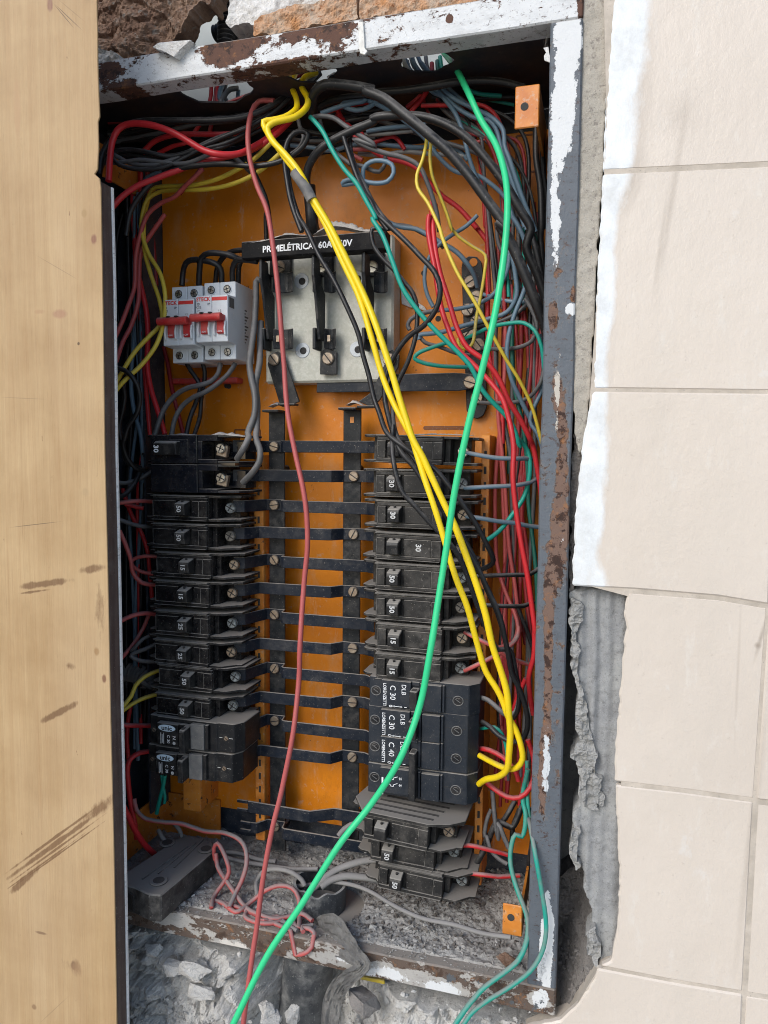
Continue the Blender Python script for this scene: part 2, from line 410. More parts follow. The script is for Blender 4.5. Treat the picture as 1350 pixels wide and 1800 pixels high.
M_rub_dk = masonry('dark_broken_mortar', (.20, .19, .18), (.27, .25, .235), (.11, .10, .095), 26, 200, .0022)
M_brickbr = masonry('old_brown_brick', (.17, .10, .07), (.30, .20, .14), (.25, .23, .205), 30, 170, .0030)
M_brickor = masonry('orange_clay_brick', (.52, .26, .12), (.50, .40, .31), (.30, .12, .05), 40, 180, .0022)
M_crumb = masonry('crumbling_mortar', (.29, .29, .28), (.37, .365, .35), (.21, .21, .20), 50, 200, .0022)
M_plaster = masonry('white_plaster', (.62, .60, .57), (.72, .71, .69), (.45, .43, .41), 30, 200, .0016)
M_debris = masonry('grey_debris', (.33, .318, .30), (.41, .398, .378), (.27, .255, .24), 24, 420, .0018)
M_debris_dk = masonry('dark_grit', (.14, .125, .115), (.20, .185, .165), (.09, .08, .07), 38, 420, .0016)
g = G('cavity_wall'); c = g.mix(g.step(g.noise(9, 5), .4, .6), (.36, .385, .375), (.42, .44, .43)); M_cavity = g.out(c, .8)
M_dark = mat('dark_cavity', (.03, .032, .033), (.045, .045, .042), rough=.9, dust=0, film=.1)
M_black_hose = mat('black_conduit', (.012, .013, .015), rough=.45, dust=.6, film=.15)
# tiles
g = G('beige_glazed_tile')
base = g.mix(g.step(g.noise(3.2, 4, .6), .35, .65), (.63, .565, .495), (.585, .52, .45))
base = g.mix(g.math('MULTIPLY', g.step(g.noise(16, 5, .7, stretch=(1, 1, .25)), .50, .75), .28), base, (.50, .465, .41))
base = g.mix(g.math('MULTIPLY', g.step(g.noise(170, 5, .75), .63, .70), .35), base, (.36, .31, .26))
for (x, y, rx, rz, k, rot) in [(1180, 350, .0035, .085, .5, .12), (1108, 330, .010, .03, .45, .3), (1195, 210, .018, .02, .3, 0), (1125, 170, .012, .08, .35, 0), (1335, 1120, .002, .022, .8, .2), (1330, 1132, .003, .003, 1.2, 0), (1295, 1180, .0015, .07, .35, 0), (1160, 430, .002, .05, .4, .1), (1320, 1300, .05, .09, .15, 0), (1316, 1480, .004, .12, .5, .06)]:
    base = g.mix(g.math('MULTIPLY', g.blob(wp(x, y), rx, rz, rot), k, clamp=True), base, (.34, .29, .24))
pn = g.noise(30, 8, .72, stretch=(1, 1, .6)); acc = pn
for (x, y, rx, rz, k) in [(1088, 40, .024, .05, .65), (1085, 150, .020, .07, .55), (1072, 255, .018, .045, .55), (1062, 340, .018, .04, .5), (1058, 450, .011, .07, .55), (1048, 590, .012, .07, .6), (1038, 740, .015, .05, .6), (1030, 850, .015, .06, .6), (1024, 960, .017, .05, .62), (1026, 1030, .02, .02, .6)]:
    acc = g.math('MULTIPLY_ADD', g.blob(wp(x, y), rx * 1.25, rz * 1.25), k, acc)
wm = g.step(acc, .62, .90)
white = g.mix(g.step(g.noise(45, 9, .78), .42, .66), (.74, .77, .79), (.60, .62, .62))
base = g.mix(wm, base, white)
sm = g.math('MULTIPLY', g.step(g.noise(38, 9, .78, stretch=(1.6, 1, .5)), .56, .66), .4); base = g.mix(sm, base, (.66, .63, .58))
base = g.mix(g.math('MULTIPLY', g.step(g.noise(7, 6, .7), .5, .8), .35), base, (.52, .46, .39))
g.bump(g.noise(55, 6, .6), .0005); g.bump(acc, .0010); g.bump(g.noise(300, 5, .7), .00012)
M_tile = g.out(base, g.mix(wm, (.3,) * 3, (.6,) * 3), 0, .4)
M_grout = mat('old_grout', (.54, .48, .41), (.42, .37, .31), rough=.9, dust=0, film=.3, ns=50)

M_ground = mat('grey_ground', (.42, .40, .37), (.36, .34, .31), rough=.9, dust=0, film=.2, ns=2)
b = MB(); b.box((-60, -60, -.05), (60, .3, 0)); tag(b.build('ground', M_ground), kind='structure')  # out of view; added to bounce daylight up onto wall and cabinet
# ================================================================ wall: mortar, render strip, tiles
wall = empty('wall', (0, 0, 1.4), kind='structure')
def ribs(x, z):
    v = Vector((x, 0, z)); w_ = x + .004 * noise.noise(Vector((z * 9, 1, 0)))
    h = .0022 * noise.noise(Vector((w_ * 150, 3, z * 3))) + .0010 * fbm(v, 90) - .003
    h += .0012 * math.sin(w_ * 2 * math.pi / .0105 + 1.2 * noise.noise(Vector((0, 0, z * 8))))
    return h
rough('mortar_bed', [(1000, 1042), (1112, 1034), (1114, 1100), (1108, 1240), (1092, 1330), (1092, 1400), (1100, 1560), (1086, 1700), (1060, 1712), (1052, 1650), (1042, 1640), (1032, 1570), (1022, 1520), (1006, 1480), (1014, 1400), (1022, 1350), (1008, 1325), (1028, 1300), (1018, 1270), (1010, 1230), (1006, 1180), (1010, 1120), (1004, 1090)], .004, ribs, .0013, M_cement, wall, skirt=.05, jag=.004, smooth=True)
rough('render_strip', [(1010, -60), (1082, -60), (1076, 20), (1068, 130), (1060, 300), (1048, 480), (1038, 680), (1030, 770), (1018, 800), (1012, 780), (1004, 600), (1000, 300)], .002, lambda x, z: .0008 * fbm(Vector((x, 0, z)), 120) + .0012 * fbm(Vector((x, 4, z)), 30), .0014, M_conc, wall, skirt=.03, jag=.001, smooth=True)
rough('mortar_bed', [(1008, 760), (1032, 775), (1028, 850), (1012, 900), (1008, 1050), (1002, 1040), (1000, 900)], .012, lambda x, z: .003 * fbm(Vector((x, 0, z)), 90), .0014, M_rub_dk, wall, skirt=.04, jag=.003)
rough('broken_edge', [(1003, 1050), (1022, 1062), (1020, 1090), (1013, 1110), (1022, 1150), (1014, 1180), (1024, 1225), (1034, 1262), (1044, 1300), (1046, 1330), (1040, 1352), (1058, 1372), (1064, 1400), (1052, 1425), (1030, 1420), (1018, 1400), (1010, 1372), (1020, 1345), (1006, 1330), (1022, 1300), (1012, 1268), (1004, 1240), (1010, 1215), (1002, 1180), (1006, 1120), (999, 1085)], .0005, lambda x, z: .0028 * fbm(Vector((x, 1, z)), 90, 5) + .0018 * fbm(Vector((x, 6, z)), 240, 4) + .0016 * noise.cell(Vector((x, 6, z)) * 210) - .001, .0011, M_crumb, wall, skirt=.02, jag=.006)
rough('broken_edge', [(1003, 1460), (1016, 1452), (1020, 1480), (1012, 1502), (1020, 1522), (1008, 1530), (1000, 1500)], .0005, lambda x, z: .004 * fbm(Vector((x, 1, z)), 70, 5) + .0016 * noise.cell(Vector((x, 6, z)) * 210) - .001, .0011, M_crumb, wall, skirt=.02, jag=.005)
rough('broken_edge', [(1026, 1636), (1046, 1626), (1056, 1650), (1050, 1700), (1040, 1690), (1030, 1668)], .001, lambda x, z: .004 * fbm(Vector((x, 2, z)), 70, 5) + .0016 * noise.cell(Vector((x, 6, z)) * 210) - .001, .0011, M_crumb, wall, skirt=.02, jag=.005)
# tiles: outlines as they stand on the wall
TILES = [
    [(1084, -90), (1400, -90), (1400, -30), (1400, 284), (1060, 300), (1068, 130), (1076, 10)],
    [(1060, 305), (1400, 289), (1400, 688), (1044, 683), (1050, 480), (1056, 380)],
    [(1043, 688), (1362, 692), (1352, 1063), (1262, 1048), (1118, 1036), (1006, 1030), (1012, 900), (1024, 780), (1032, 740)],
    [(1366, 692), (1500, 690), (1500, 1080), (1356, 1064)],
    [(1104, 1041), (1262, 1053), (1349, 1068), (1326, 1405), (1200, 1388), (1080, 1374), (1083, 1300), (1092, 1200), (1096, 1130), (1102, 1105), (1096, 1080)],
    [(1353, 1069), (1500, 1090), (1500, 1425), (1330, 1406)],
    [(1082, 1380), (1200, 1393), (1325, 1410), (1306, 1744), (1180, 1723), (1056, 1699), (1074, 1690), (1084, 1640), (1090, 1560), (1086, 1470)],
    [(1330, 1411), (1500, 1432), (1500, 1775), (1311, 1745)],
    [(1050, 1703), (1180, 1728), (1306, 1749), (1296, 2000), (940, 1960), (860, 1830), (930, 1806), (985, 1795), (1020, 1760), (1046, 1720)],
    [(1310, 1750), (1500, 1780), (1500, 2000), (1300, 2000)],
]
TILES.insert(1, [(1404, -90), (1600, -90), (1600, 276), (1404, 284)])
TILES.insert(3, [(1404, 289), (1600, 281), (1600, 688), (1404, 688)])
for a_, b_, c_, d_ in [(-90, -96, 276, 263), (281, 268, 688, 690), (692, 695, 1085, 1112), (1094, 1118, 1432, 1468), (1438, 1474, 1782, 1832)]:
    xs = 1604 if b_ < 400 else 1504
    for k in range(2): TILES.append([(xs + 204 * k, a_ + (b_ - a_) * k), (xs + 200 + 204 * k, a_ + (b_ - a_) * (k + 1)), (xs + 200 + 204 * k, c_ + (d_ - c_) * (k + 1)), (xs + 204 * k, c_ + (d_ - c_) * k)])
def broken(pts, wavy):
    """the tile's broken side is ragged, its factory edges are straight"""
    out = []
    n = len(pts)
    for i in range(n):
        a, b = Vector(pts[i]), Vector(pts[(i + 1) % n]); out.append(tuple(a))
        L = (b - a).length
        vert = abs(b.x - a.x) < abs(b.y - a.y) * 1.3 and max(a.x, b.x) < 1125 or max(a.x, b.x) < 1052
        if vert and L > 12:
            k = int(L / 7); nrm = Vector((-(b - a).y, (b - a).x)) / L
            for q in range(1, k):
                p = a.lerp(b, q / k); p += nrm * 3.2 * wavy * noise.noise(Vector((p.x * .06, p.y * .06, 2))) + nrm * 1.6 * wavy * noise.noise(Vector((p.x * .3, p.y * .3, 7))); out.append(tuple(p))
    return out
for i, t in enumerate(TILES):
    dy = (.0006, -.0004, .0002, .0009, -.0003, .0004)[i % 6]
    pts = [P(x, y, -.005 + dy) for x, y in broken(t, 1)]
    MB().quad_solid(pts, .007).build('tile', M_tile, wall, bevel=.0014)
gp = [(1060, -70), (1900, -80), (1900, 1990), (960, 1950), (900, 1830), (1000, 1790), (1050, 1706), (1082, 1690), (1096, 1560), (1090, 1400), (1104, 1240), (1110, 1100), (1104, 1048), (1020, 1026), (1034, 740), (1058, 400), (1066, 200)]
MB().quad_solid([P(x, y, -.0040) for x, y in gp], .02).build('grout_bed', M_grout, wall)
# body of the wall behind, with the cabinet's opening left free
W0, W1, Z0, Z1 = -1.6, 1.1, .0, 2.7
b = MB()
b.box((.022, .06, Z0), (W1, .30, Z1)); b.box((W0, .06, Z0), (-.56, .30, Z1)); b.box((-.5599, .19, Z0), (.0219, .30, Z1))
b.build('wall_core', M_dark, wall)
MB().box((.02, .0195, 1.2), (W1, .0595, Z1)).build('wall_core', M_cement, wall)
MB().box((.045, .0195, Z0), (W1, .0595, 1.199)).build('wall_core', M_cement, wall)
MB().box((-.558, .152, 1.83), (.021, .189, 2.04)).build('cavity_back', M_cavity, wall)
MB().box((-.04, .10, 1.02), (.0215, .189, 1.83)).build('cavity_back', M_cement, wall)
# broken masonry above the cabinet
def lumpy(a, s, a2, s2, seed=0):
    return lambda x, z: a * fbm(Vector((x, seed, z)), s, 4) + a2 * fbm(Vector((x, seed + 9, z)), s2, 5) + a * .6 * abs(noise.noise(Vector((x * s * 1.7, seed, z * s * 2.6))))
def brick_h(x, z):
    v = Vector((x, 2, z)); w_ = v + noise.noise_vector(v * 40) * .006; w2 = Vector((w_.x * .55 + w_.z * .5, 2, w_.z))
    e = noise.voronoi(w2 * 70)[0]
    return .016 * fbm(v, 18, 4) + .0045 * noise.cell(w2 * 26) + .0018 * noise.cell(w2 * 95 + Vector((3, 3, 3))) - .0020 * max(0, 1 - (e[1] - e[0]) / .25) + .0022 * fbm(v, 260, 4) - .45 * max(0, (1.872 + .05 * (x + .45) - z))
rough('broken_brick', [(60, -70), (400, -70), (378, -20), (366, 10), (352, 34), (324, 52), (306, 74), (290, 84), (262, 100), (160, 128), (60, 150)], .030, brick_h, .0014, M_brickbr, wall, skirt=.025, jag=.005)
rough('broken_brick', [(150, 84), (185, 84), (212, 98), (214, 112), (160, 122)], .014, lumpy(.006, 40, .002, 160, 5), .0014, M_rubble, wall, skirt=.02, jag=.003)
rough('plaster_edge', [(398, -60), (720, -60), (720, 0), (640, 4), (560, 6), (508, 14), (480, 44), (462, 52), (445, 44), (432, 36), (414, 44), (403, 50), (396, 38), (402, 22), (403, 5)], .022, lumpy(.005, 26, .0016, 120, 8), .0013, M_plaster, wall, skirt=.03, jag=.002)
rough('clay_brick', [(444, 64), (446, 36), (480, 20), (515, 9), (560, 2), (600, -8), (626, -20), (629, 34), (560, 46), (500, 56)], .012, lumpy(.003, 30, .0022, 150, 3), .0012, M_brickor, wall, skirt=.05, jag=.0015)
rough('clay_brick', [(632, -20), (760, -45), (1000, -70), (1008, 2), (900, 4), (780, 14), (632, 34)], .010, lumpy(.003, 30, .0022, 150, 6), .0012, M_brickor, wall, skirt=.05, jag=.0015)
# broken masonry below and around the foot
def lower_h(x, z):
    v = Vector((x, 0, z)); d = 1.03 - z
    h = .016 * fbm(v, 14, 4) + .008 * fbm(v + Vector((0, 7, 0)), 44, 5) + .0018 * fbm(v, 170, 4)
    c_ = noise.voronoi(v * 42 + noise.noise_vector(v * 30) * .5)[0]
    k = max(0, min(1, (-.24 - x) / .05)) * max(0, min(1, 1.4 - abs(z - 1.0) / .035))
    h *= .85
    e1 = noise.voronoi(v * 20 + noise.noise_vector(v * 25) * .6)[0]; h -= .010 * max(0, 1 - (e1[1] - e1[0]) / .10); h += .006 * noise.cell(v * 20 + noise.noise_vector(v * 25) * .6)
    e2 = noise.voronoi(v * 75 + noise.noise_vector(v * 60) * .8)[0]; h -= .0028 * max(0, 1 - (e2[1] - e2[0]) / .16)
    h += k * (.030 * min(.6, (c_[1] - c_[0]) * 1.3) - .012)
    px0 = (x + .260) / .040; px1 = (x + .20) / .03
    return h * .8 + d * .10 + .022 - .080 * math.exp(-px0 ** 4) - .040 * math.exp(-px1 ** 2)
rough('broken_masonry', [(150, 1600), (240, 1610), (520, 1690), (800, 1748), (980, 1786), (900, 1830), (860, 1850), (800, 2040), (100, 2040)], .028, lower_h, .0016, M_rubble, wall, skirt=.03, jag=.002)
def corner_h(x, z):
    v = Vector((x, 3, z)); return .010 * fbm(v, 22, 4) + .003 * fbm(v, 90, 5) + .0012 * fbm(v, 260, 3) - .055 * max(0, min(1, (.012 - x) / .028 + (z - 1.075) / .06))
rough('broken_masonry', [(955, 1615), (985, 1604), (1006, 1592), (1022, 1566), (1034, 1580), (1044, 1620), (1056, 1700), (1048, 1720), (1024, 1762), (988, 1798), (930, 1812), (860, 1832), (840, 1826), (930, 1790)], .010, corner_h, .0012, M_rub_dk, wall, skirt=.06, jag=.003)
def pebbles(name, n, spot, rmin, rmax, m, label=None, kind='stuff', parent=None, sub=1, cat=None):
    bm = bmesh.new(); protos = []
    for s in range(7):
        t = chunk_mesh('p', 1, s * 3.7, m, (1, 1, .75), sub, .5); protos.append(t)
    for _ in range(n):
        p = spot()
        if p is None: continue
        r = rmin * (rmax / rmin) ** (random.random() ** 2.2)
        k = len(bm.verts); bm.from_mesh(random.choice(protos)); bm.verts.ensure_lookup_table()
        M = Matrix.Translation(p) @ Matrix.Rotation(random.random() * 6.28, 4, Vector((random.random(), random.random(), random.random() + .1)).normalized()) @ Matrix.Diagonal((r, r * random.uniform(.6, 1), r * random.uniform(.5, 1), 1))
        bmesh.ops.transform(bm, matrix=M, verts=bm.verts[k:])
    me = bpy.data.meshes.new(name); bm.to_mesh(me); bm.free(); me.materials.append(m)
    for t in protos: bpy.data.meshes.remove(t)
    o = bpy.data.objects.new(name, me); link(o, parent); return tag(o, label, cat, None, kind)
# single lumps one can point to
LUMPS = [(304, 80, -.002, .016, M_plaster, (1.25, .8, .85), 'white lump of plaster lying on the top rail below the brown brick'),
         (316, 1590, .012, .008, M_rubble, (1, 1, 1), 'pale pebble of plaster on the cabinet floor beside the black relay box'),
         (650, 1488, .09, .010, M_rubble, (1, 1, .7), 'grey lump of mortar behind the cut pipe on the cabinet floor'),
         (300, 1700, .0, .012, M_rubble, (1.2, .8, .8), 'angular mortar lump under the bottom rail beside the dark strip'),
         (272, 1668, .004, .010, M_rubble, (1.1, .8, .9), 'small angular mortar lump highest under the bottom rail at the left'),
         (338, 1702, -.002, .015, M_rubble, (1.3, .8, .75), 'broad broken mortar lump under the bottom rail, left of the red wire'),
         (352, 1742, -.006, .013, M_rubble, (1.5, .7, .6), 'pale wedge of mortar below the other lumps, left of the red wire'),
         (640, 1760, .0, .014, M_rub_dk, (1.2, 1, 1), 'round brownish lump in the hollow right of the torn tape'),
         (515, 1786, .0, .009, M_rubble, (1, 1, 1.4), 'small upright plaster crumb in front of the black pipe at the foot'),
         (480, 1792, -.004, .010, M_rubble, (1.3, 1, .8), 'crumbly mortar lump beside the green wire at the foot'),
         (890, 1688, .01, .008, M_brickbr, (1.3, 1, .7), 'reddish brick crumb on the cabinet floor near the bottom rail'),
         (470, 1776, -.002, .009, M_rubble, (1.2, 1, .9), 'small mortar crumb between the red and green wires at the foot')]
for i, (x, y, Y, r, m, sq, lab) in enumerate(LUMPS):
    me = chunk_mesh('mortar_lump', r, i * 5.1 + 2, m, sq, 4, .55); o = bpy.data.objects.new('mortar_lump', me); link(o)
    o.location = P(x, y, Y); tag(o, lab, 'rubble', 'lumps of broken mortar')
def spot_low():
    x = random.uniform(-.52, .0); z = random.uniform(.925, 1.028)
    if random.random() < .55: z = random.uniform(.925, .96)
    return Vector((x, .028 - lower_h(x, z) - .001, z))
pebbles('rubble_crumbs', 1300, spot_low, .0008, .006, M_rubble)
def spot_corner():
    q = P(random.uniform(980, 1045), random.uniform(1600, 1760), .01); return Vector((q.x, .010 - corner_h(q.x, q.z) - .0005, q.z))
pebbles('rubble_crumbs', 220, spot_corner, .0008, .004, M_rub_dk)

# ================================================================ the cabinet
cab = empty('steel_cabinet', (-.27, 0, 1.03), 'open recessed steel cabinet with rusty white and grey painted frame', 'cabinet')
CZ0, CZ1, CX0, CX1 = 1.052, 1.832, -.508, -.045
def wobble_bar(a, b, m, name, parent):
    mb = MB(); mb.box(a, b); bm = mb.bm
    bmesh.ops.subdivide_edges(bm, edges=[e for e in bm.edges if e.calc_length() > .1], cuts=40, use_grid_fill=True)
    for v in bm.verts: v.co += noise.noise_vector(v.co * 12) * .0009 + noise.noise_vector(v.co * 60) * .0003
    return mb.build(name, m, parent, bevel=.0012)
wobble_bar((CX0 - .02, 0, 1.832), (-.0195, .022, 1.8575), M_toprail, 'top_rail', cab)
wobble_bar((-.0435, -.001, 1.0545), (-.0195, .021, 1.8315), M_siderail, 'side_rail', cab)
wobble_bar((CX0 - .02, 0, 1.030), (-.0195, .022, 1.054), M_botrail, 'bottom_rail', cab)
wobble_bar((CX0 - .02, 0, 1.0545), (CX0 + .004, .02, 1.8315), M_siderail, 'side_rail', cab)
MB().box((CX0, .142, CZ0), (CX1, .145, CZ1)).build('back_panel', M_navy, cab)
MB().box((CX0 - .003, .022, CZ0), (CX0, .145, CZ1 + .002)).build('side_panel', M_navy, cab)
MB().box((CX1 + .0015, .0215, CZ0), (CX1 + .0045, .145, CZ1 + .002)).build('side_panel', M_navy, cab)
MB().box((CX0, .004, 1.046), (CX1, .145, 1.049)).build('floor_panel', M_navy, cab)
# ceiling sheet with its knock-outs
HOLES = [(PZ(378, 161, CZ1), .036, .024), (PZ(545, 128, CZ1), .022, .020), (PZ(750, 112, CZ1), .022, .016)]
bm = bmesh.new(); es = []
def loop(pts):
    v = [bm.verts.new(p) for p in pts]
    for i in range(len(v)): es.append(bm.edges.new((v[i], v[(i + 1) % len(v)])))
zc = CZ1 + .001
loop([(CX0, .022, zc), (CX1, .022, zc), (CX1, .144, zc), (CX0, .144, zc)])
for c_, rx, ry in HOLES: loop([(c_.x + rx * math.cos(t) * (1 + .16 * noise.noise(Vector((2 * math.cos(t), 2 * math.sin(t), rx * 99)))), min(.140, c_.y + ry * math.sin(t) * (1 + .2 * noise.noise(Vector((2.5 * math.cos(t), 2.5 * math.sin(t), 5))))), zc) for t in (2 * math.pi * k / 28 for k in range(28))])
bmesh.ops.triangle_fill(bm, edges=es, use_beauty=True)
r = bmesh.ops.extrude_face_region(bm, geom=bm.faces[:])
for v in r['geom']:
    if isinstance(v, bmesh.types.BMVert): v.co.z += .0015
mbx = MB(); mbx.bm.free(); mbx.bm = bm; mbx.build('ceiling_panel', M_lid, cab)
# debris on the cabinet's floor
pipe_c = P(563, 1549, .060)
def floor_z(x, y):
    v = Vector((x, y, 0)); z = 1.0545 + .004 * fbm(v, 18, 4) + .0022 * fbm(v, 90, 4) + (.0010 + .0014 * max(0, min(1, (x + .22) / .05))) * abs(noise.noise(v * 230)) + .0004 * noise.noise(v * 600)
    z += .012 * max(0, min(1, (y - .07) / .07)) * (.6 + .5 * noise.noise(v * 20)) + .006 * max(0, min(1, (x + .25) / .1)) * max(0, min(1, (y - .04) / .05))
    d = math.hypot(x - pipe_c.x - .012, y - pipe_c.y)
    z = min(z, z * 0 + 1.0525 + .002 * noise.noise(v * 90)) if y < .012 else z
    return z if d > .034 else z - .03 * min(1, (.034 - d) / .004)
bm = bmesh.new(); nx, ny = 470, 136; gx = [[bm.verts.new((CX0 + (CX1 - CX0) * i / nx, .004 + .1375 * j / ny, floor_z(CX0 + (CX1 - CX0) * i / nx, .004 + .1375 * j / ny))) for j in range(ny + 1)] for i in range(nx + 1)]
for i in range(nx):
    for j in range(ny): bm.faces.new((gx[i][j], gx[i + 1][j], gx[i + 1][j + 1], gx[i][j + 1]))
m_ = MB(); m_.bm.free(); m_.bm = bm
o = m_.build('debris_layer', M_debris, None, smooth=True); tag(o, kind='stuff')
def spot_floor():
    x = random.uniform(CX0, CX1); y = .01 + .13 * random.random(); return Vector((x, y, floor_z(x, y) + .0004))
pebbles('gravel_crumbs', 1500, spot_floor, .0006, .0034, M_debris)
def spot_floor2():
    x = -.05 - .22 * random.random() ** .8; y = .015 + .12 * random.random(); return Vector((x, y, floor_z(x, y) + .0004))
pebbles('gravel_crumbs', 1500, spot_floor2, .0007, .0040, M_debris_dk)
pebbles('gravel_crumbs', 420, spot_floor, .0009, .0048, M_rubble, sub=2)
def spot_rail():
    x = random.uniform(-.5, -.05); return Vector((x, .002 + .012 * random.random(), 1.0545))
pebbles('gravel_crumbs', 260, spot_rail, .0006, .002, M_debris)

# ================================================================ orange chassis
ch = empty('mounting_chassis', (-.26, .125, 1.1), 'orange painted mounting chassis with stained back plate behind the breakers', 'mounting plate')
OX0, OX1 = -.466, -.046
b = MB(); b.box((OX0, .125, 1.098), (OX1, .127, 1.806)); b.build('back_plate', M_orange, ch, bevel=.0005)
MB().box((OX0 - .003, .088, 1.098), (OX0 - .0005, .1265, 1.806)).build('plate_flange', M_navy, ch)
for (x, y) in [(398, 678), (402, 679), (770, 560), (745, 480)]:
    q = P(x, y, .1245); MB().cyl(q, q + Vector((0, .003, 0)), .0028, 12).build('plate_hole', M_dark, ch)
for (cx, cy, w_, h_) in [(928, 270, .022, .034), (780, 752, .04, .002), (435, 770, .03, .018)]:   # scored knock-outs
    q = P(cx, cy, .125); b = MB(); t = .0008
    for s in (-1, 1):
        b.box((q.x - w_ / 2, .1243, q.z + s * h_ / 2 - t), (q.x + w_ / 2, .1249, q.z + s * h_ / 2 + t)); b.box((q.x + s * w_ / 2 - t, .1241, q.z - h_ / 2), (q.x + s * w_ / 2 + t, .1248, q.z + h_ / 2))
    b.build('knockout', mat('knockout_line', (.2, .06, .01), rough=.6, dust=0) if cx == 928 else bpy.data.materials['knockout_line'], ch)
def lug(face_px, Y, zc_, arm_to, hole_px):
    (x0, y0), (x1, y1) = face_px; a = P(x0, y1, Y); c_ = P(x1, y0, Y)
    b = MB(); b.box((a.x, Y, a.z), (c_.x, Y + .002, c_.z)); 
    f = b.build('mounting_lug', M_orange2, ch, bevel=.0008)
    ax = c_.x if arm_to > 0 else a.x
    MB().box((ax - .0022 if arm_to > 0 else ax, Y + .002, a.z), (ax if arm_to > 0 else ax + .0022, .1245, c_.z)).build('lug_arm', M_orange2, ch)
    if hole_px:
        q = P(*hole_px, Y - .0003); MB().cyl(q, q + Vector((0, .001, 0)), .0032, 14).build('lug_hole', M_dark, ch)
lug(((906, 222), (947, 152)), .022, 0, 1, (922, 187))
lug(((884, 1648), (917, 1588)), .022, 0, 1, (898, 1613))
# left arms: a sloping strip from the plate's corner to the front
def arm(pts, name='lug_arm'):
    MB().quad_solid([P(*p) for p in pts], .002).build(name, M_orange2, ch)
zt = P(300, 1392, .124).z; zb = P(300, 1440, .124).z
b = MB(); b.box((-.475, .03, zb - .012), (-.473, .124, zt)); b.build('lug_arm', M_orange2, ch)
b = MB(); b.box((-.473, .122, zb - .03), (-.40, .1243, zt)); b.build('lug_arm', M_orange2, ch)
b = MB(); b.box((-.490, .03, zb - .02), (-.4755, .032, zt)); b.build('mounting_lug', M_orange2, ch, bevel=.0006)
zt = P(230, 285, .08).z; b = MB(); b.box((-.475, .03, zt - .03), (-.473, .124, zt)); b.build('lug_arm', M_orange2, ch)
b = MB(); b.box((-.490, .03, zt - .03), (-.4755, .032, zt)); b.build('mounting_lug', M_orange2, ch, bevel=.0006)
# breaker rails (folded channels with slots)
def rail(xa, xb, z0, z1, y0, slots, side=1):
    b = MB(); b.box((xa, y0, z0), (xb, y0 + .0018, z1)); b.box((xb - .0018 if side > 0 else xa, y0 + .0018, z0), (xb if side > 0 else xa + .0018, .1248, z1))
    b.build('breaker_rail', M_orange2, ch, bevel=.0004)
    b = MB(); z = z0 + .01; xm = (xa + xb) / 2
    while z < z1 - .01:
        b.box((xm - .0012, y0 - .0003, z), (xm + .0012, y0 + .0005, z + .007)); z += .0145
    b.build('rail_slots', M_dark, ch)
lx = P(452, 1100, .10).x; lx2 = P(468, 1100, .10).x
rail(lx, lx2, 1.085, P(460, 800, .1).z, .094, 1)
rx_ = P(842, 1100, .09).x; rx2 = P(856, 1100, .09).x
rail(rx_, rx2, 1.082, P(850, 765, .09).z, .085, 1)
xa = P(322, 1400, .085).x; xb2 = P(352, 1400, .085).x; zz = P(330, 1424, .085).z
b = MB(); b.box((xa, .085, zz), (xb2, .087, 1.40)); b.box((xb2 - .002, .087, zz), (xb2, .1248, 1.40)); b.build('breaker_rail', M_orange2, ch, bevel=.0005)
# ================================================================ wooden board with its dark edge strip
g = G('pine_plywood')
gr = g.noise(9, 7, .62, stretch=(7, 7, .35), dist=.6); gr2 = g.noise(60, 4, .6, stretch=(4, 4, .06))
c = g.mix(g.step(g.math('MULTIPLY_ADD', g.noise(14, 5, .6), .6, g.math('MULTIPLY', gr, .4)), .36, .64), (.36, .232, .112), (.49, .345, .185))
c = g.mix(g.math('MULTIPLY', g.step(gr2, .45, .75), .35), c, (.36, .21, .095))
c = g.mix(g.math('MULTIPLY', g.step(g.noise(4, 3, .5, stretch=(2, 1, .5)), .55, .72), .4), c, (.50, .37, .235))
c = g.mix(g.math('MULTIPLY', g.step(g.noise(120, 6, .75), .64, .72), .35), c, (.30, .18, .09))
YB = -.062
def bmark(px, py, rx, rz, rot, k, col=(.16, .085, .04), sc=90, thr=.52, st=(1, 1, .3)):
    global c
    f = g.math('MULTIPLY_ADD', g.blob(wp(px, py, YB), rx, rz, rot), k, g.noise(sc, 5, .7, stretch=st))
    c = g.mix(g.math('MULTIPLY', g.step(f, thr + .18, thr + .42), .85), c, col)
bmark(78, 1026, .045, .0050, -.17, .85); bmark(60, 1040, .03, .0018, -.17, .7); bmark(163, 1000, .022, .006, -.2, .8); bmark(102, 1253, .036, .0045, -.5, .8); bmark(120, 1170, .02, .006, 0, .45); bmark(175, 1060, .008, .05, 0, .45)
for dx, dy, rr, kk in [(0, 0, .0034, .9), (2, 9, .0016, .8), (-4, -9, .0020, .8), (6, 18, .0012, .8), (-30, 40, .0012, .7)]: bmark(105 + dx, 1478 + dy, .105, rr, -.66, kk)
bmark(172, 1424, .040, .010, -.66, .65); bmark(45, 1545, .04, .005, -.75, .8)
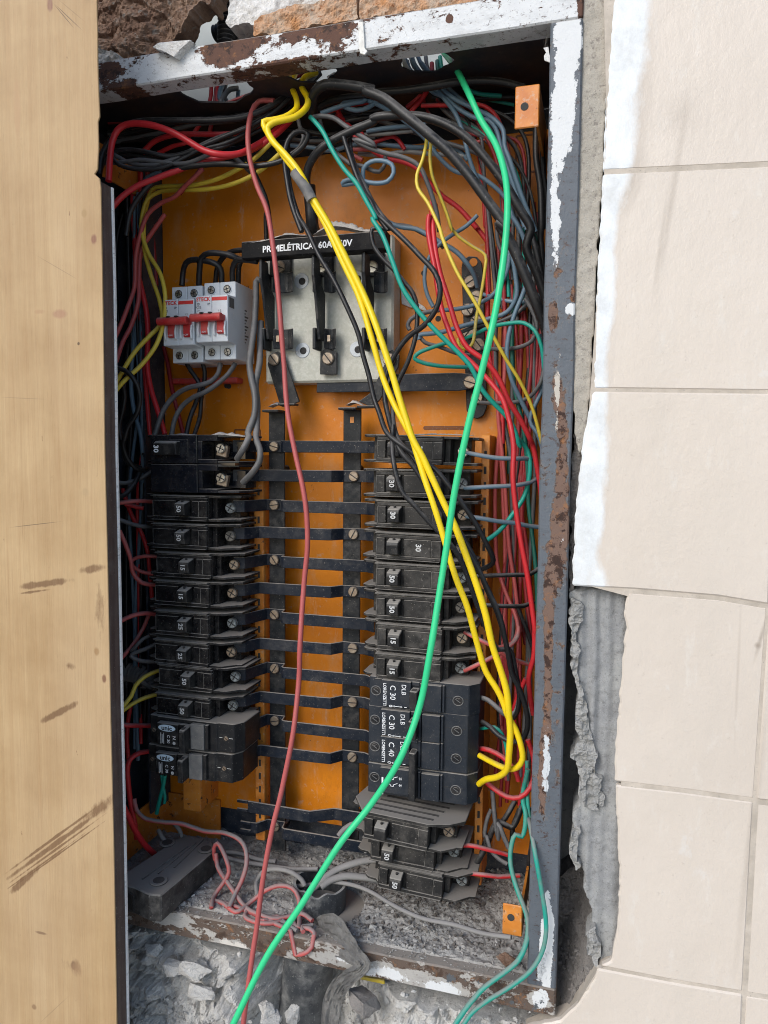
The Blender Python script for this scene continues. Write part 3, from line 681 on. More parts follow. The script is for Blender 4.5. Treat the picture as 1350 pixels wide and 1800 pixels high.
for x, y, rx, rz, col in [(165, 420, .0032, .0045, (.20, .08, .05)), (105, 552, .008, .004, (.36, .20, .12)), (183, 1193, .0026, .0045, (.16, .07, .04)), (130, 1697, .0035, .005, (.15, .08, .05)), (88, 8, .0032, .006, (.22, .10, .07)), (138, 604, .0014, .0016, (.06, .03, .02)), (72, 1640, .007, .0016, (.2, .12, .07)), (148, 375, .003, .004, (.34, .22, .1)), (170, 1145, .003, .004, (.3, .18, .08)), (30, 190, .004, .03, (.42, .27, .14)), (150, 865, .004, .004, (.4, .28, .15)), (60, 1770, .003, .003, (.25, .15, .08))]:
    c = g.mix(g.math('MULTIPLY', g.step(g.math('MULTIPLY_ADD', g.blob(wp(x, y, YB), rx * 1.5, rz * 1.5), .8, g.math('MULTIPLY', g.noise(200, 4, .7), .25)), .35, .6), .85), c, col)
bmark(130, 1700, .016, .014, 0, .5, (.28, .17, .09)); bmark(70, 548, .012, .003, 0, .5, (.4, .25, .13))
for x, y, L, rot in [(62, 922, .034, -.13), (120, 30, .022, .75), (112, 28, .018, .85), (125, 18, .02, .7), (40, 700, .03, .05), (100, 470, .03, .5), (95, 1775, .03, -.8)]:
    c = g.mix(g.math('MULTIPLY', g.step(g.blob(wp(x, y, YB), L, .0005, rot), .1, .5), .75 if y in (922, 30, 28) else .3), c, (.10, .07, .05))
fine = g.noise(330, 5, .7, stretch=(3.2, 1, .03)); fine2 = g.noise(120, 6, .7, stretch=(3, 1, .05), dist=.3)
c = g.mix(g.math('MULTIPLY', g.step(fine, .46, .66), .18), c, (.30, .18, .085)); c = g.mix(g.math('MULTIPLY', g.step(fine2, .52, .68), .14), c, (.58, .43, .25))
c = g.mix(g.math('MULTIPLY', g.step(g.noise(500, 4, .7, stretch=(2.5, 1, .25)), .66, .72), .5), c, (.20, .12, .06))
g.bump(fine, .0004); g.bump(g.noise(300, 4, .6, stretch=(1, 1, .2)), .0003)
M_wood = g.out(c, .55, 0, .35)
M_woodedge = mat('rough_board_edge', (.42, .27, .13), (.62, .45, .25), rough=.8, dust=.3, film=.1, ns=80)
M_strip = mat('dark_brown_edge', (.060, .036, .030), (.105, .070, .060), rough=.7, dust=.3, film=.35, ns=60, streak=(3, 3, .1), dustcol=(.2, .17, .15))
M_whiteedge = peel('white_edge_paint', (.86, .86, .85), (.16, .12, .10), (.10, .07, .05), .76, 40, stretch=(1, 1, .5), fleck=.25)
bd = empty('wooden_board', P(100, 1700, YB), 'long pale plywood board with dark knots and scuffs, standing in front of the cabinet', 'board')
outl = [(-260, -120), (168, -120), (170, 0), (171, 60), (171.5, 110), (173, 160), (175, 205), (172, 214), (173, 260), (171, 298), (166, 306), (175, 314), (177, 330), (180, 500), (184, 800), (189, 1000), (194, 1250), (200, 1500), (206, 1850), (212, 2050), (-260, 2050)]
fr = [P(x, y, YB) for x, y in outl]
b = MB(); b.quad_solid(fr, .0016); b.build('board_face', M_wood, bd, bevel=.0004)
es_ = [(175, 318), (180, 500), (184, 800), (189, 1000), (194, 1250), (200, 1500), (206, 1850), (212, 2050)]
st = empty('edge_strip', P(200, 1700, -.05), 'dark brown strip with a chipped white edge running down behind the plywood board', 'strip')
fr = [P(x, y, YB) for x, y in es_]; fr2 = [p + Vector((-.02, 0, 0)) for p in fr]
a = [p + Vector((.0002, .0019, 0)) for p in fr]
MB().quad_solid(a + [p + Vector((-.02, .0019, 0)) for p in fr[::-1]], .0126).build('strip_body', M_strip, st, bevel=.0003)
MB().quad_solid([p + Vector((.0012, .0147, 0)) for p in fr] + [p + Vector((-.02, .0147, 0)) for p in fr[::-1]], .0028).build('white_edge', M_whiteedge, st, bevel=.0003)

# ================================================================ breakers
M_blk = mat('black_bakelite', (.006, .0065, .008), (.010, .010, .011), rough=.22, dust=.9, film=.10, ns=40, spec=.35)
M_blk_gloss = mat('black_gloss_plastic', (.006, .008, .013), rough=.14, dust=.75, film=.05, bump=0, spec=.6)
M_blk_dusty = mat('black_bakelite_dusty', (.014, .014, .014), (.022, .021, .020), rough=.42, dust=.95, film=.20, ns=40, spec=.3, dustcol=(.26, .24, .215))
M_din = mat('dark_grey_plastic', (.013, .018, .026), (.017, .022, .030), rough=.48, dust=.9, film=.06, spec=.3, ns=30)
M_blk_flat = mat('matt_black_bar', (.007, .007, .008), rough=.6, dust=.9, film=.06, spec=.12)
M_din2 = mat('black_satin_plastic', (.008, .009, .011), rough=.42, dust=.9, film=.10, spec=.3)
M_print = mat('white_print', (.78, .80, .82), rough=.6, dust=0, film=.25)
M_print_dim = mat('worn_white_print', (.55, .56, .56), rough=.6, dust=0, film=.5)
M_screw = mat('screw_brass_dull', (.27, .20, .14), (.36, .30, .23), rough=.42, metal=.8, dust=.5, film=.35, ns=200)
M_screw_st = mat('screw_steel', (.55, .54, .50), (.42, .40, .34), rough=.28, metal=.9, dust=.4, film=.2, ns=200)
M_hole = mat('screw_hole', (.006, .006, .007), rough=.7, dust=.2, film=.1)
M_screw_d = mat('screw_under_dust', (.10, .095, .085), (.20, .185, .16), rough=.7, metal=.2, dust=.8, film=.6, ns=200)
M_corr = mat('corroded_screw', (.30, .34, .35), (.10, .11, .11), rough=.7, metal=.3, dust=.4, film=.3, ns=300, bump=.0012, bs=500)
M_red = mat('red_toggle', (.48, .018, .022), (.56, .05, .045), rough=.42, dust=.35, film=.18, ns=60)
M_redp = mat('red_print', (.66, .035, .03), rough=.5, dust=0, film=.1)
M_white = mat('grey_white_plastic', (.70, .74, .77), (.65, .69, .72), rough=.42, dust=.25, film=.06, ns=30, dustcol=(.45, .43, .40))
M_greyp = mat('grey_label', (.085, .09, .092), (.11, .112, .113), rough=.5, dust=.5, film=.3)
M_lbl = mat('light_blue_print', (.58, .72, .82), rough=.5, dust=0, film=.15)
M_rib = mat('dusty_edge_highlight', (.15, .145, .13), (.035, .035, .034), rough=.6, dust=.9, film=.55, ns=300)  # pale colour holds both edge highlights and settled dust
M_tog = mat('toggle_plastic', (.012, .012, .013), (.018, .018, .018), rough=.4, dust=1.0, film=.12, spec=.3, ns=80, dustcol=(.30, .28, .25))
def screw(parent, x, y, z, r, m, rot=0, cross=False, h=.0016, name='screw'):
    b = MB(); b.cyl((x, y - h, z), (x, y + .002, z), r, 18)
    s = b.build(name, m, parent, bevel=r * .14)
    b = MB(); b.box((x - r * .92, y - h - .0004, z - r * .085), (x + r * .92, y - h + .0003, z + r * .085), (rot, 'Y', (x, 0, z)))
    if cross: b.box((x - r * .085, y - h - .00045, z - r * .7), (x + r * .085, y - h + .00025, z + r * .7), (rot, 'Y', (x, 0, z)))
    b.build('screw_slot', M_hole, s); return s
HB = .0272          # thickness of one breaker
def nema(hx, m, kind):
    """old single pole breaker: local x along its length, -y to the viewer"""
    r = empty('circuit_breaker', (0, 0, 0), local=True); h = HB / 2 - .0008
    # body with the toggle opening left free
    b = MB(); s0, s1 = hx - .0095, hx + .0085
    b.box((-.031, .0032, -h), (.031, .058, h))
    b.box((-.0295, 0, h - .0052), (.031, .0030, h - .0022)); b.box((-.0295, 0, -h + .0014), (.031, .0030, -h + .0044))
    b.box((-.0295, .0002, -h + .0047), (s0, .0030, h - .0055)); b.box((s1, .0002, -h + .0047), (.022, .0030, h - .0055)); b.box((.0225, -.0005, -h + .0047), (.031, .0030, h - .0055))
    b.build('body', m, r, bevel=.0004)
    for s in (-1, 1):
        b = MB(); z0, z1 = (h - .0024, h) if s > 0 else (-h, -h + .0024)
        b.prism([(-.0465, .034), (-.0465, .015), (-.0430, .0115), (-.0350, .0105), (-.0312, .0060), (-.0312, .05), (-.043, .05)], 'z', z0, z1)
        b.prism([(.0312, .0030), (.044, .0036), (.0555, .0145), (.0605, .0160), (.0605, .05), (.0312, .05)], 'z', z0, z1)
        b.build('end_plate', m, r, bevel=.0003)
    b = MB(); b.box((-.031, -.0012, h - .0017), (.030, .0028, h - .0003)); b.box((-.031, -.0004, -h + .0002), (.030, .0028, -h + .0011)); b.build('seam_rib', m, r, bevel=.0003)
    b = MB(); b.box((-.0308, -.0014, h - .0012), (.0300, .002, h - .00085)); b.build('dusty_highlight_rib', M_rib, r)  # thin pale lines: edge highlight painted in, with dust
    b = MB(); b.box((-.0292, -.00035, -h + .0047), (-.0289, .001, h - .0056)); b.build('dusty_highlight_rib', M_rib, r)
    b = MB(); b.box((.0222, -.0006, -h + .0047), (.0226, .001, h - .0056)); b.build('dusty_highlight_rib', M_rib, r)
    b = MB(); b.box((.0314, .0028, -h + .0022), (.0435, .0034, -h + .00255)); b.build('dusty_highlight_rib', M_rib, r)
    b = MB(); b.box((.0313, .030, -h + .002), (.052, .05, h - .002)); b.box((-.040, .026, -h + .002), (-.0313, .05, h - .002)); b.box((.0313, .012, -h + .002), (.036, .0298, h - .002))
    b.build('terminal_block', m, r, bevel=.0003)
    hb = MB(); hb.prism([(-.0085, -h * .50), (-.0098, h * .16), (-.0085, h * .40), (.003, h * .62), (.003, -h * .60)], 'x', hx - .0056, hx + .0056)
    hd = hb.build('toggle', M_tog, r, bevel=.0006)
    MB().cyl((hx, -.003, h * .48), (hx, -.0032, h * .5 + .0016), .0012, 10).build('toggle_hole', M_hole, hd)
    if kind: screw(r, .046, .022, 0, .0052, kind, .5, True, .003)
    return r
def copy_tree(o, parent=None, skip=('rating_number', 'top_plate')):
    c_ = o.copy(); SC.collection.objects.link(c_)
    if parent is not None: c_.parent = parent
    elif o.name in LOCALS: LOCALS.add(c_.name)
    for k in list(o.children):
        if not k.name.startswith(skip): copy_tree(k, c_, skip)
    return c_
PROTO = {}
def place(kind, x, y, Y=.040, tilt=0, yaw=0, num=None, lab='', hx=.006, grp='', pm=None, cat='circuit breaker'):
    key = kind
    if key not in PROTO:
        PROTO[key] = NEW[kind](); r = PROTO[key]
    else: r = copy_tree(PROTO[key])
    p = P(x, y, Y); r.location = p; r.rotation_euler = (0, tilt, yaw)
    for k in r.children:
        if k.name.startswith('screw') and random.random() < .8:
            k.material_slots[0].link = 'OBJECT'; k.material_slots[0].material = random.choice([M_corr, M_corr, M_screw, M_screw_d])
    tag(r, lab, cat, grp); return r
NEW = {'L': lambda: nema(.006, M_blk, M_screw_st), 'R': lambda: nema(-.012, M_blk_dusty, M_corr), 'R0': lambda: nema(-.012, M_blk_dusty, M_screw_st)}
def number(r, s, x, z=0, y=-.0105, size=.0066, rot=math.pi / 2):
    text('rating_number', s, size, M_print_dim, r, (x, y, z), rot)
LEFT = [(327, 893, '50', 0, 'old black breaker marked 50, directly under the glossy double breaker'),
        (327, 943, '50', 0, 'black breaker marked 50, second of the old ones in the left column'),
        (334, 994, '15', 0, 'left column breaker marked 15 with bright steel screw, the upper one'),
        (331, 1044, '15', 0, 'dusty black breaker marked 15 in the left column, just above the one marked 25'),
        (331, 1097, '25', 0, 'upper black breaker marked 25 on the left, with a broad dusty top'),
        (330, 1148, '25', .004, 'black breaker marked 25, lower of the two, beside the grey corrugated hose'),
        (337, 1192, '50', .004, 'black breaker marked 50 in the left column fed by the upper yellow wire'),
        (333, 1243, '50', .01, 'lowest old black breaker marked 50, just above the oval-badged ones')]
for x, y, n, t, lab in LEFT:
    r = place('L', x - 13, y, .040, t + random.uniform(-.004, .004), random.uniform(-.02, .02), n, lab, grp='breakers in the left column'); number(r, n, .006)
RIGHT = [(724, 790, 0, 'R0', '30', .03, 'dusty black breaker topmost in the right column, number 30 beside its toggle', False),
         (722, 850, 0, 'R0', '30', 0, 'dusty black breaker marked 30, second from the top of the right column', True),
         (724, 905, 0, 'R0', '30', .005, 'dusty black breaker third from the top in the right column, right end still bare', True),
         (722, 962, 0, 'R0', '30', .02, 'larger dusty breaker with blank toggle, 30 printed beside it, fourth on the right', False),
         (722, 1016, 0, 'R', '50', .012, 'right column breaker marked 50, directly under the blank-toggled one', True),
         (722, 1069, 0, 'R', '50', .008, 'lower dusty black breaker marked 50 in the right column, above the 15s', True),
         (724, 1123, 0, 'R', '15', .012, 'upper dusty black breaker marked 15 in the right column', True),
         (722, 1176, 0, 'R', '15', .015, 'dusty black breaker marked 15 resting on the row of dark grey modular breakers', True)]
for x, y, Y, k, n, t, lab, on in RIGHT:
    r = place(k, x - 6, y, .040, t, random.uniform(-.01, .01), n, lab, grp='old breakers in the right column')
    if on: number(r, n, -.012)
    else: number(r, n, .010, 0, -.0001, .0070)
# loose ones at the foot of the right column
for x, y, Y, t, yw, n, lab in [(694, 1462, .024, .05, -.02, '', 'thick blank-toggled dusty breaker with grit on its slotted top, under the modular ones'),
                               (706, 1500, .038, .045, .02, '50', 'dusty breaker marked 50 squeezed between two others near the floor on the right'),
                               (720, 1550, .036, .06, .02, '50', 'lowest dusty breaker marked 50, just above the gritty cabinet floor')]:
    r = place('R', x, y, Y, t, yw, n, lab, grp='old breakers in the right column')
    if n: number(r, n, -.012)
    if not n:
        b = MB(); zt = HB / 2
        b.prism([(-.046, .02), (-.031, -.004), (.031, -.004), (.050, .004), (.062, .016), (.062, .06), (-.040, .06)], 'z', zt - .0006, zt + .0022)
        pl = b.build('top_plate', M_blk_dusty, r, bevel=.0005)
        b = MB()
        for q in range(5): b.box((-.030 + .004 * q, .004 + .009 * q, zt + .0021), (.034 + .003 * q, .0065 + .009 * q, zt + .0026))
        b.build('top_slot', M_hole, pl)
# glossy two-pole breaker, top of the left column
r = empty('double_breaker', P(313, 815, .038), 'glossy black two-pole breaker marked 30 with white crumbs on top', 'circuit breaker', 'breakers in the left column', local=True)
for s, nm in ((1, 'upper'), (-1, 'lower')):
    zc = s * .0145; h = .0138
    b = MB(); b.box((-.031, 0, zc - h), (.021, .055, zc + h)); b.build('pole_body', M_blk_gloss, r, bevel=.0005)
    b = MB(); b.box((.0212, .0016, zc + h * .58), (.042, .05, zc + h)); b.box((.0212, .0016, zc - h), (.042, .05, zc - h * .72)); b.box((.0212, .0016, zc - h * .7), (.0255, .05, zc + h * .56)); b.box((.0257, .026, zc - h * .7), (.06, .05, zc + h * .56))
    b.build('terminal_block', M_blk_gloss, r, bevel=.0003)
    for t in (-1, 1):
        b = MB(); z0 = zc + (h - .0022 if t > 0 else -h); b.prism([(.0422, .0022), (.060, .012), (.0665, .03), (.0665, .05), (.0422, .05)], 'z', z0, z0 + .0022)
        b.prism([(-.046, .034), (-.046, .018), (-.0312, .0095), (-.0312, .05)], 'z', z0, z0 + .0022); b.build('end_plate', M_blk_gloss, r, bevel=.0003)
    MB().box((.035, .014, zc - .0075), (.0465, .020, zc + .0045), (.2, 'Y', (.041, 0, zc))).build('clamp', M_screw, r, bevel=.0008)
    screw(r, .040, .013, zc + .001, .005, M_screw_st, .4, True, .002)
b = MB(); b.box((-.010, -.0006, .006), (.0115, .0004, .0235)); b.build('toggle_well', M_blk_gloss, r, bevel=.0003)
hb = MB(); hb.prism([(-.0085, .0085), (-.0100, .020), (-.006, .0220), (.001, .0225), (.001, .0085)], 'x', -.0215, .003); hb.build('toggle', M_tog, r, bevel=.0008)
text('rating_number', '30', .0075, M_print, r, (-.018, -.0105, .0145), math.pi / 2)
MB().box((-.0305, .004, -.0012), (.060, .05, .0012)).build('pole_spacer', M_blk_gloss, r)
# ---- modular breakers
def din(m, letters):
    r = empty('modular_breaker', (0, 0, 0), local=True); h = .0144; letters(r)
    return r
def din_body(r, m, h, nose=(-.024, .024), L=(-.0385, .0555)):
    b = MB(); b.prism([(L[0], .045), (L[0], .0005), (-.026, 0), (-.0258, 0), (L[1] - .008, 0), (L[1], .010), (L[1], .045)], 'z', -h, h); bo = b.build('housing', m, r, bevel=.0006)
    b = MB(); b.box((-.0265, -.0042, -h + .0035), (-.0010, .0002, h - .0012)); b.build('print_plate', m, r, bevel=.0004)
    b = MB(); b.box((.0095, -.0045, -h + .0018), (.0250, .0002, h - .0020)); b.box((.0255, -.0028, -h + .0018), (.0275, .0002, h - .0020)); b.box((.0062, -.0030, -h + .0018), (.0085, .0002, h - .002)); b.build('cover', m, r, bevel=.0004)
    b = MB(); b.box((-.0008, -.0012, -h + .001), (.006, .0002, -h + .006)); b.box((-.0008, -.0020, h - .005), (.006, .0002, h - .0012)); b.build('toggle_guard', m, r, bevel=.0005)
    b = MB(); b.box((L[0] + .001, -.0002, -.0002), (-.028, .0004, .0002)); b.box((.0285, -.0002, .0008), (L[1] - .009, .0004, .0012)); b.build('seam', M_hole, r)
    for x, z in ((-.0325, .001), (.0385, -.001)):
        b = MB(); b.cyl((x, -.0004, z), (x, .002, z), .0040, 20); s = b.build('terminal_hole', M_hole, r)
        b = MB(); b.tube([(x + .0043 * math.cos(t), -.0002, z + .0043 * math.sin(t)) for t in (2 * math.pi * k / 24 for k in range(25))], .00045, 6); b.build('hole_rim', M_greyp, s, smooth=True)
        b = MB(); b.cyl((x, -.0006, z), (x, .0003, z), .0030, 14); b.build('screw', M_din2, s, bevel=.0005)
        b = MB(); b.box((x - .0026, -.0009, z - .0003), (x + .0026, -.0005, z + .0003), (.6, 'Y', (x, 0, z))); b.build('screw_slot', M_greyp, s)
    return bo
def lor(word, handle=True, txt=True):
    def f(r):
        h = .0144; din_body(r, M_din, h)
        if handle:
            hb = MB(); hb.box((-.0002, -.0135, -h + .0050), (.0064, -.001, h - .0065)); hb.build('toggle', M_tog, r, bevel=.0007)
            b = MB(); b.box((.0012, -.0125, h - .0066), (.0050, -.006, h - .0062)); b.build('toggle_hole', M_hole, r)
        y = -.0044
        if txt:
            text('maker_name', 'LORENZETTI', .0040, M_print, r, (-.0238, y, -.0004), math.pi / 2, sx=.92, off=.014)
            text('rating_print', word, .0070, M_print, r, (-.0168, y, .0020), math.pi / 2, off=.004)
            text('type_print', 'DLB', .0056, M_print, r, (-.0072, y, .0056), math.pi / 2, off=.0)
            text('toggle_marks', '0', .0046, M_print, r, (-.0185, y, -.0108), math.pi / 2)
            b = MB(); b.box((-.0160, y - .0001, -.0110), (-.0085, y + .0001, -.0105)); b.prism([(-.0165, -.01075), (-.0150, -.0098), (-.0150, -.0117)], 'y', y - .0001, y + .0001); b.prism([(-.0080, -.01075), (-.0095, -.0098), (-.0095, -.0117)], 'y', y - .0001, y + .0001)
            b.box((-.0066, y - .0001, -.0110), (-.0042, y + .0001, -.0105)); b.build('arrow_print', M_print, r)
        else:
            b = MB(); b.box((-.0250, y - .0001, -.0125), (-.0235, y + .0001, .004)); b.build('white_line', M_print, r)
            for dz in (-.0032, .0032):
                b = MB(); z = .001 + dz
                b.box((-.0185, y - .0001, z), (-.0168, y + .0001, z + .0005)); b.box((-.0172, y - .0001, z - .0014), (-.0167, y + .0001, z + .0005)); b.box((-.0172, y - .0001, z - .0016), (-.0142, y + .0001, z - .0011)); b.box((-.0146, y - .0001, z - .0014), (-.0141, y + .0001, z + .0005))
                b.box((-.0146, y - .0001, z), (-.0105, y + .0001, z + .0005), (-.4, 'Y', (-.0146, 0, z))); b.box((-.0098, y - .0001, z), (-.0072, y + .0001, z + .0005)); b.box((-.0092, y - .0001, z - .001), (-.0088, y + .0001, z + .0015)); b.box((-.0080, y - .0001, z - .001), (-.0076, y + .0001, z + .0015)); b.build('circuit_symbol', M_print, r)
    return f
DG = 'dark grey modular breakers in the right column'
for i, (x, y, wd, t, lab) in enumerate([(726, 1222, 'C 30', 1, 'upper dark grey modular breaker marked C 30, right under the old black breakers'),
                                (724, 1274, 'C 30', 1, 'lower dark grey modular breaker marked C 30, above the double one')]):
    r = empty('modular_breaker', P(x, y, .040), lab, 'circuit breaker', DG, local=True); lor(wd)(r); r.scale = (1.09, 1, 1)
r = empty('modular_double_breaker', P(723, 1349, .040), 'dark grey two-pole modular breaker marked C 40 with one tall linked toggle', 'circuit breaker', DG, local=True)
r.scale = (1.09, 1, 1)
for dz, tx in ((.0148, True), (-.0148, False)):
    sub = [o for o in bpy.data.objects]; lor('C 40', False, tx)(r)
    for o in bpy.data.objects:
        if o not in sub and o.parent == r: o.location.z += dz
hb = MB(); hb.box((.0005, -.0130, -.0260), (.0060, -.001, .0190)); hb.build('toggle', M_din2, r, bevel=.0008)
MB().box((.0015, -.0115, .0188), (.005, -.004, .01925)).build('toggle_hole', M_hole, r)
def unic(r):
    h = .0148
    b = MB(); b.prism([(-.0420, .045), (-.0420, .001), (-.0335, .001), (-.0320, -.001), (.0345, -.001), (.0365, .001), (.0530, .001), (.0600, .012), (.0600, .045)], 'z', -h, h); b.build('housing', M_din2, r, bevel=.0007)
    b = MB(); b.box((-.0285, -.0075, -h + .004), (-.0045, -.0011, h - .004)); b.box((-.0045, -.0050, -h + .004), (.0035, -.0011, h - .004)); b.build('print_plate', M_din2, r, bevel=.0005)
    b = MB(); b.box((.0085, -.0062, -h + .002), (.0235, -.0011, h - .002)); b.build('label_window', M_greyp, r, bevel=.0004)
    b = MB(); b.box((.0242, -.0050, -h + .002), (.0275, -.0011, h - .002)); b.build('cover', M_din2, r, bevel=.0004)
    hb = MB(); hb.prism([(-.0165, -h + .001), (-.0175, h - .0065), (-.0155, h - .005), (-.001, h - .004), (-.001, -h + .002)], 'x', .0020, .0080); hb.build('toggle', M_din2, r, bevel=.0009)
    MB().box((.0035, -.0150, h - .0062), (.0065, -.0100, h - .0042)).build('toggle_hole', M_hole, r)
    MB().box((-.0028, -.0056, -.0060), (.0006, -.0049, .0055)).build('red_flag', M_redp, r)
    y = -.0077
    b = MB(); b.prism([(-.0172 + .0098 * math.cos(t), .0062 + .0034 * math.sin(t)) for t in (2 * math.pi * k / 28 for k in range(28))], 'y', y - .0001, y + .0002); ov = b.build('badge', M_lbl, r)
    text('badge_word', 'unic', .0066, M_din2, r, (-.0172, y - .0002, .0060), 0, sx=1.1)
    text('rating_print', 'C 30', .0044, M_print, r, (-.0155, y, -.0050), math.pi / 2); text('type_print', 'N', .0048, M_print, r, (-.0090, y, -.0030), math.pi / 2)
    b = MB(); b.prism([(-.0090 + .0017 * math.cos(t), -.0086 + .0017 * math.sin(t)) for t in (2 * math.pi * k / 12 for k in range(12))], 'y', y - .0001, y + .0001); b.build('approval_mark', M_print_dim, r)
    b = MB()
    for k in range(3): b.box((-.0245 + .0016 * k, y - .0001, -.0104 + .001 * (k % 2)), (-.0237 + .0016 * k, y + .0001, .0010 - .0015 * (k == 1)))
    b.build('small_print', M_print_dim, r)
    b = MB(); b.box((-.0415, .0007, -.0003), (-.034, .0012, .0001)); b.box((.037, .0007, -.0003), (.052, .0012, .0001)); b.build('seam', M_print_dim, r)
    for x, z in ((-.0378, -.0005), (.0440, .0)):
        b = MB(); b.cyl((x, .0006, z), (x, .003, z), .0036, 20); s = b.build('terminal_hole', M_hole, r); screw(r, x + .0003, .0012, z - .0005, .0024, M_screw, .7, False, .0008)
UG = 'black modular breakers with an oval badge at the foot of the left column'
r = empty('modular_breaker', P(327, 1289, .036), 'black modular breaker with light blue oval badge, upper of the two', 'circuit breaker', UG, local=True); unic(r)
r2 = copy_tree(r); r2.location = P(324, 1341, .036); tag(r2, 'black modular breaker with light blue oval badge, lowest in the left column', 'circuit breaker', UG)
# ---- white two-pole breakers
def steck(parent_loc, label, full=True):
    r = empty('white_double_breaker', parent_loc, label, 'circuit breaker', 'white double breakers', local=True)
    for k in (0, 1):
        x0 = (k - 1) * .0175 + .0002; x1 = x0 + .0171
        b = MB(); b.prism([(.058, .0375), (.058, -.0375), (.0165, -.0375), (.0165, -.0235), (0, -.0225), (0, .0225), (.0165, .0235), (.0165, .0385), (.058, .0385)], 'x', x0, x1)
        b.build('pole_housing', M_white, r, bevel=.0006)
        for z in (.0312, -.0302):
            xc = (x0 + x1) / 2
            b = MB(); n_ = 20
            b.cyl((xc, .0157, z), (xc, .0166, z), .0049, n_); c_ = b.build('terminal_collar', M_white, r, bevel=.0004)
            MB().cyl((xc, .0150, z), (xc, .0158, z), .0039, n_).build('terminal_hole', M_hole, c_)
            screw(r, xc, .0150, z, .0034, M_screw_st, .3 + k, True, .0006)
        MB().box(((x0 + x1) / 2 + (.002 if k == 0 else .002) - .0045, -.0030, -.0150), ((x0 + x1) / 2 + .0065, .0010, -.002)).build('toggle_base', M_red, r, bevel=.0012)
        for sx_ in (-1, 1):
            xx = (x0 + x1) / 2 + .0010 + sx_ * .0058
            b = MB(); b.prism([(-.0024, -.003), (-.0040, -.010), (-.0030, -.0165), (.001, -.0175), (.001, -.003)], 'x', xx - .0009, xx + .0009); b.build('toggle_shroud', M_white, r, bevel=.0005)
        text('toggle_print', '1-ON', .0024, M_print, r, ((x0 + x1) / 2 + .001, -.0032, -.0130))
    b = MB(); b.tube([(-.0180, -.0080, 0), (.0150, -.0080, 0)], .0040, 12); b.box((-.0178, -.0080, -.0030), (.0148, .0005, .0030)); b.build('toggle_bar', M_red, r, bevel=.0005)
    b = MB(); b.box((-.0065, -.012, .0030), (-.0035, -.0085, .0043)); b.box((.0025, -.012, .0030), (.0055, -.0085, .0043)); b.build('bar_notch', M_hole, r)
    MB().box((.0003, -.0003, .0172), (.0168, .0003, .0205)).build('red_band', M_redp, r)
    text('maker_name', 'STECK', .0052, M_redp, r, (-.0090, -.0003, .0188), sx=.98)
    text('pole_print', '2P', .0030, M_din, r, (-.003, -.0003, .0140)); text('rating_print', 'C32', .0030, M_din, r, (-.0140, -.0003, .0112)); text('type_print', 'SD', .0030, M_din, r, (-.0143, -.0003, .0142)); text('mark_print', '3~', .0026, M_din, r, (-.0140, -.0003, .0082)); text('toggle_marks', '1 2', .0026, M_din, r, (.0090, -.0003, .0072))
    if full:
        xs = .0175
        b = MB(); b.box((xs - .0004, .0035, .0110), (xs + .0002, .0130, .0205)); b.build('side_window', M_greyp, r)
        b = MB()
        for k in range(11):
            z = -.019 + .0032 * k; b.box((xs - .0004, .036, z), (xs + .0001, .0375 + .006 * ((k * 7) % 3) / 2, z + .0014))
        b.build('side_print', M_greyp, r)
        text('side_word', 'STECK', .004, M_print, r, (0, 0, 0)).matrix_local = Matrix.Translation((xs + .0002, .0115, .002)) @ Matrix.Rotation(math.pi / 2, 4, 'Z') @ Matrix.Rotation(-math.pi / 2, 4, 'Y')
    return r
p1 = P(372, 560, .052); s_ = p1.copy()
steck(p1, 'white two-pole breaker with red toggle bar, right one, its marked side showing')
steck(p1 + Vector((-.0365, -.0006, -.0022)), 'white two-pole breaker with red toggle bar, left one, crossed by yellow wires', False)
q = P(405, 668, .11); MB().box((q.x - .075, .108, q.z - .004), (q.x + .010, .1235, q.z + .004)); 
b = MB(); b.box((q.x - .07, .108, q.z - .003), (q.x + .008, .1235, q.z + .003)); tag(b.build('red_backing_strip', M_red, None, bevel=.001), 'thin red strip behind the foot of the white breakers', 'strip')
# ================================================================ bus bars and straps
M_bar = mat('blue_black_bar', (.008, .013, .023), (.012, .016, .024), rough=.36, dust=.95, film=.10, ns=60, metal=0, spec=.2)
M_bar2 = mat('blackened_steel', (.009, .012, .015), (.016, .018, .021), rough=.4, dust=.9, film=.16, ns=80, spec=.22)
M_dustheap = masonry('dust_heap', (.42, .39, .36), (.50, .47, .44), (.34, .31, .29), 60, 500, .0006)
def heap(name, pts_px, Y, hgt, label, cat='dust', group='dust heaped on the ledges'):
    """a little ridge of settled dust standing on a ledge"""
    pts = [P(x, y, Y) for x, y in pts_px]
    cv = catmull(pts, .0015); b = MB(); bm = b.bm; rows_ = []
    L = len(cv)
    for i, p in enumerate(cv):
        t = i / (L - 1); e = math.sin(math.pi * t) ** .45
        row = []
        for j in range(7):
            a = math.pi * j / 6; hh = hgt * e * (.75 + .5 * noise.noise(p * 160) + .35 * noise.noise(p * 420))
            row.append(bm.verts.new(p + Vector((0, -math.cos(a) * .0065 + .004 + .0006 * noise.noise(p * 300 + Vector((j, 0, 0))), math.sin(a) * max(.0003, hh) + (.0006 * noise.noise(p * 500 + Vector((0, j, 0))) if 0 < j < 6 else 0)))))
        rows_.append(row)
    for r0, r1 in zip(rows_, rows_[1:]):
        for j in range(6): bm.faces.new((r0[j], r0[j + 1], r1[j + 1], r1[j]))
    return tag(b.build(name, M_dustheap, None, smooth=True), label, cat, group)
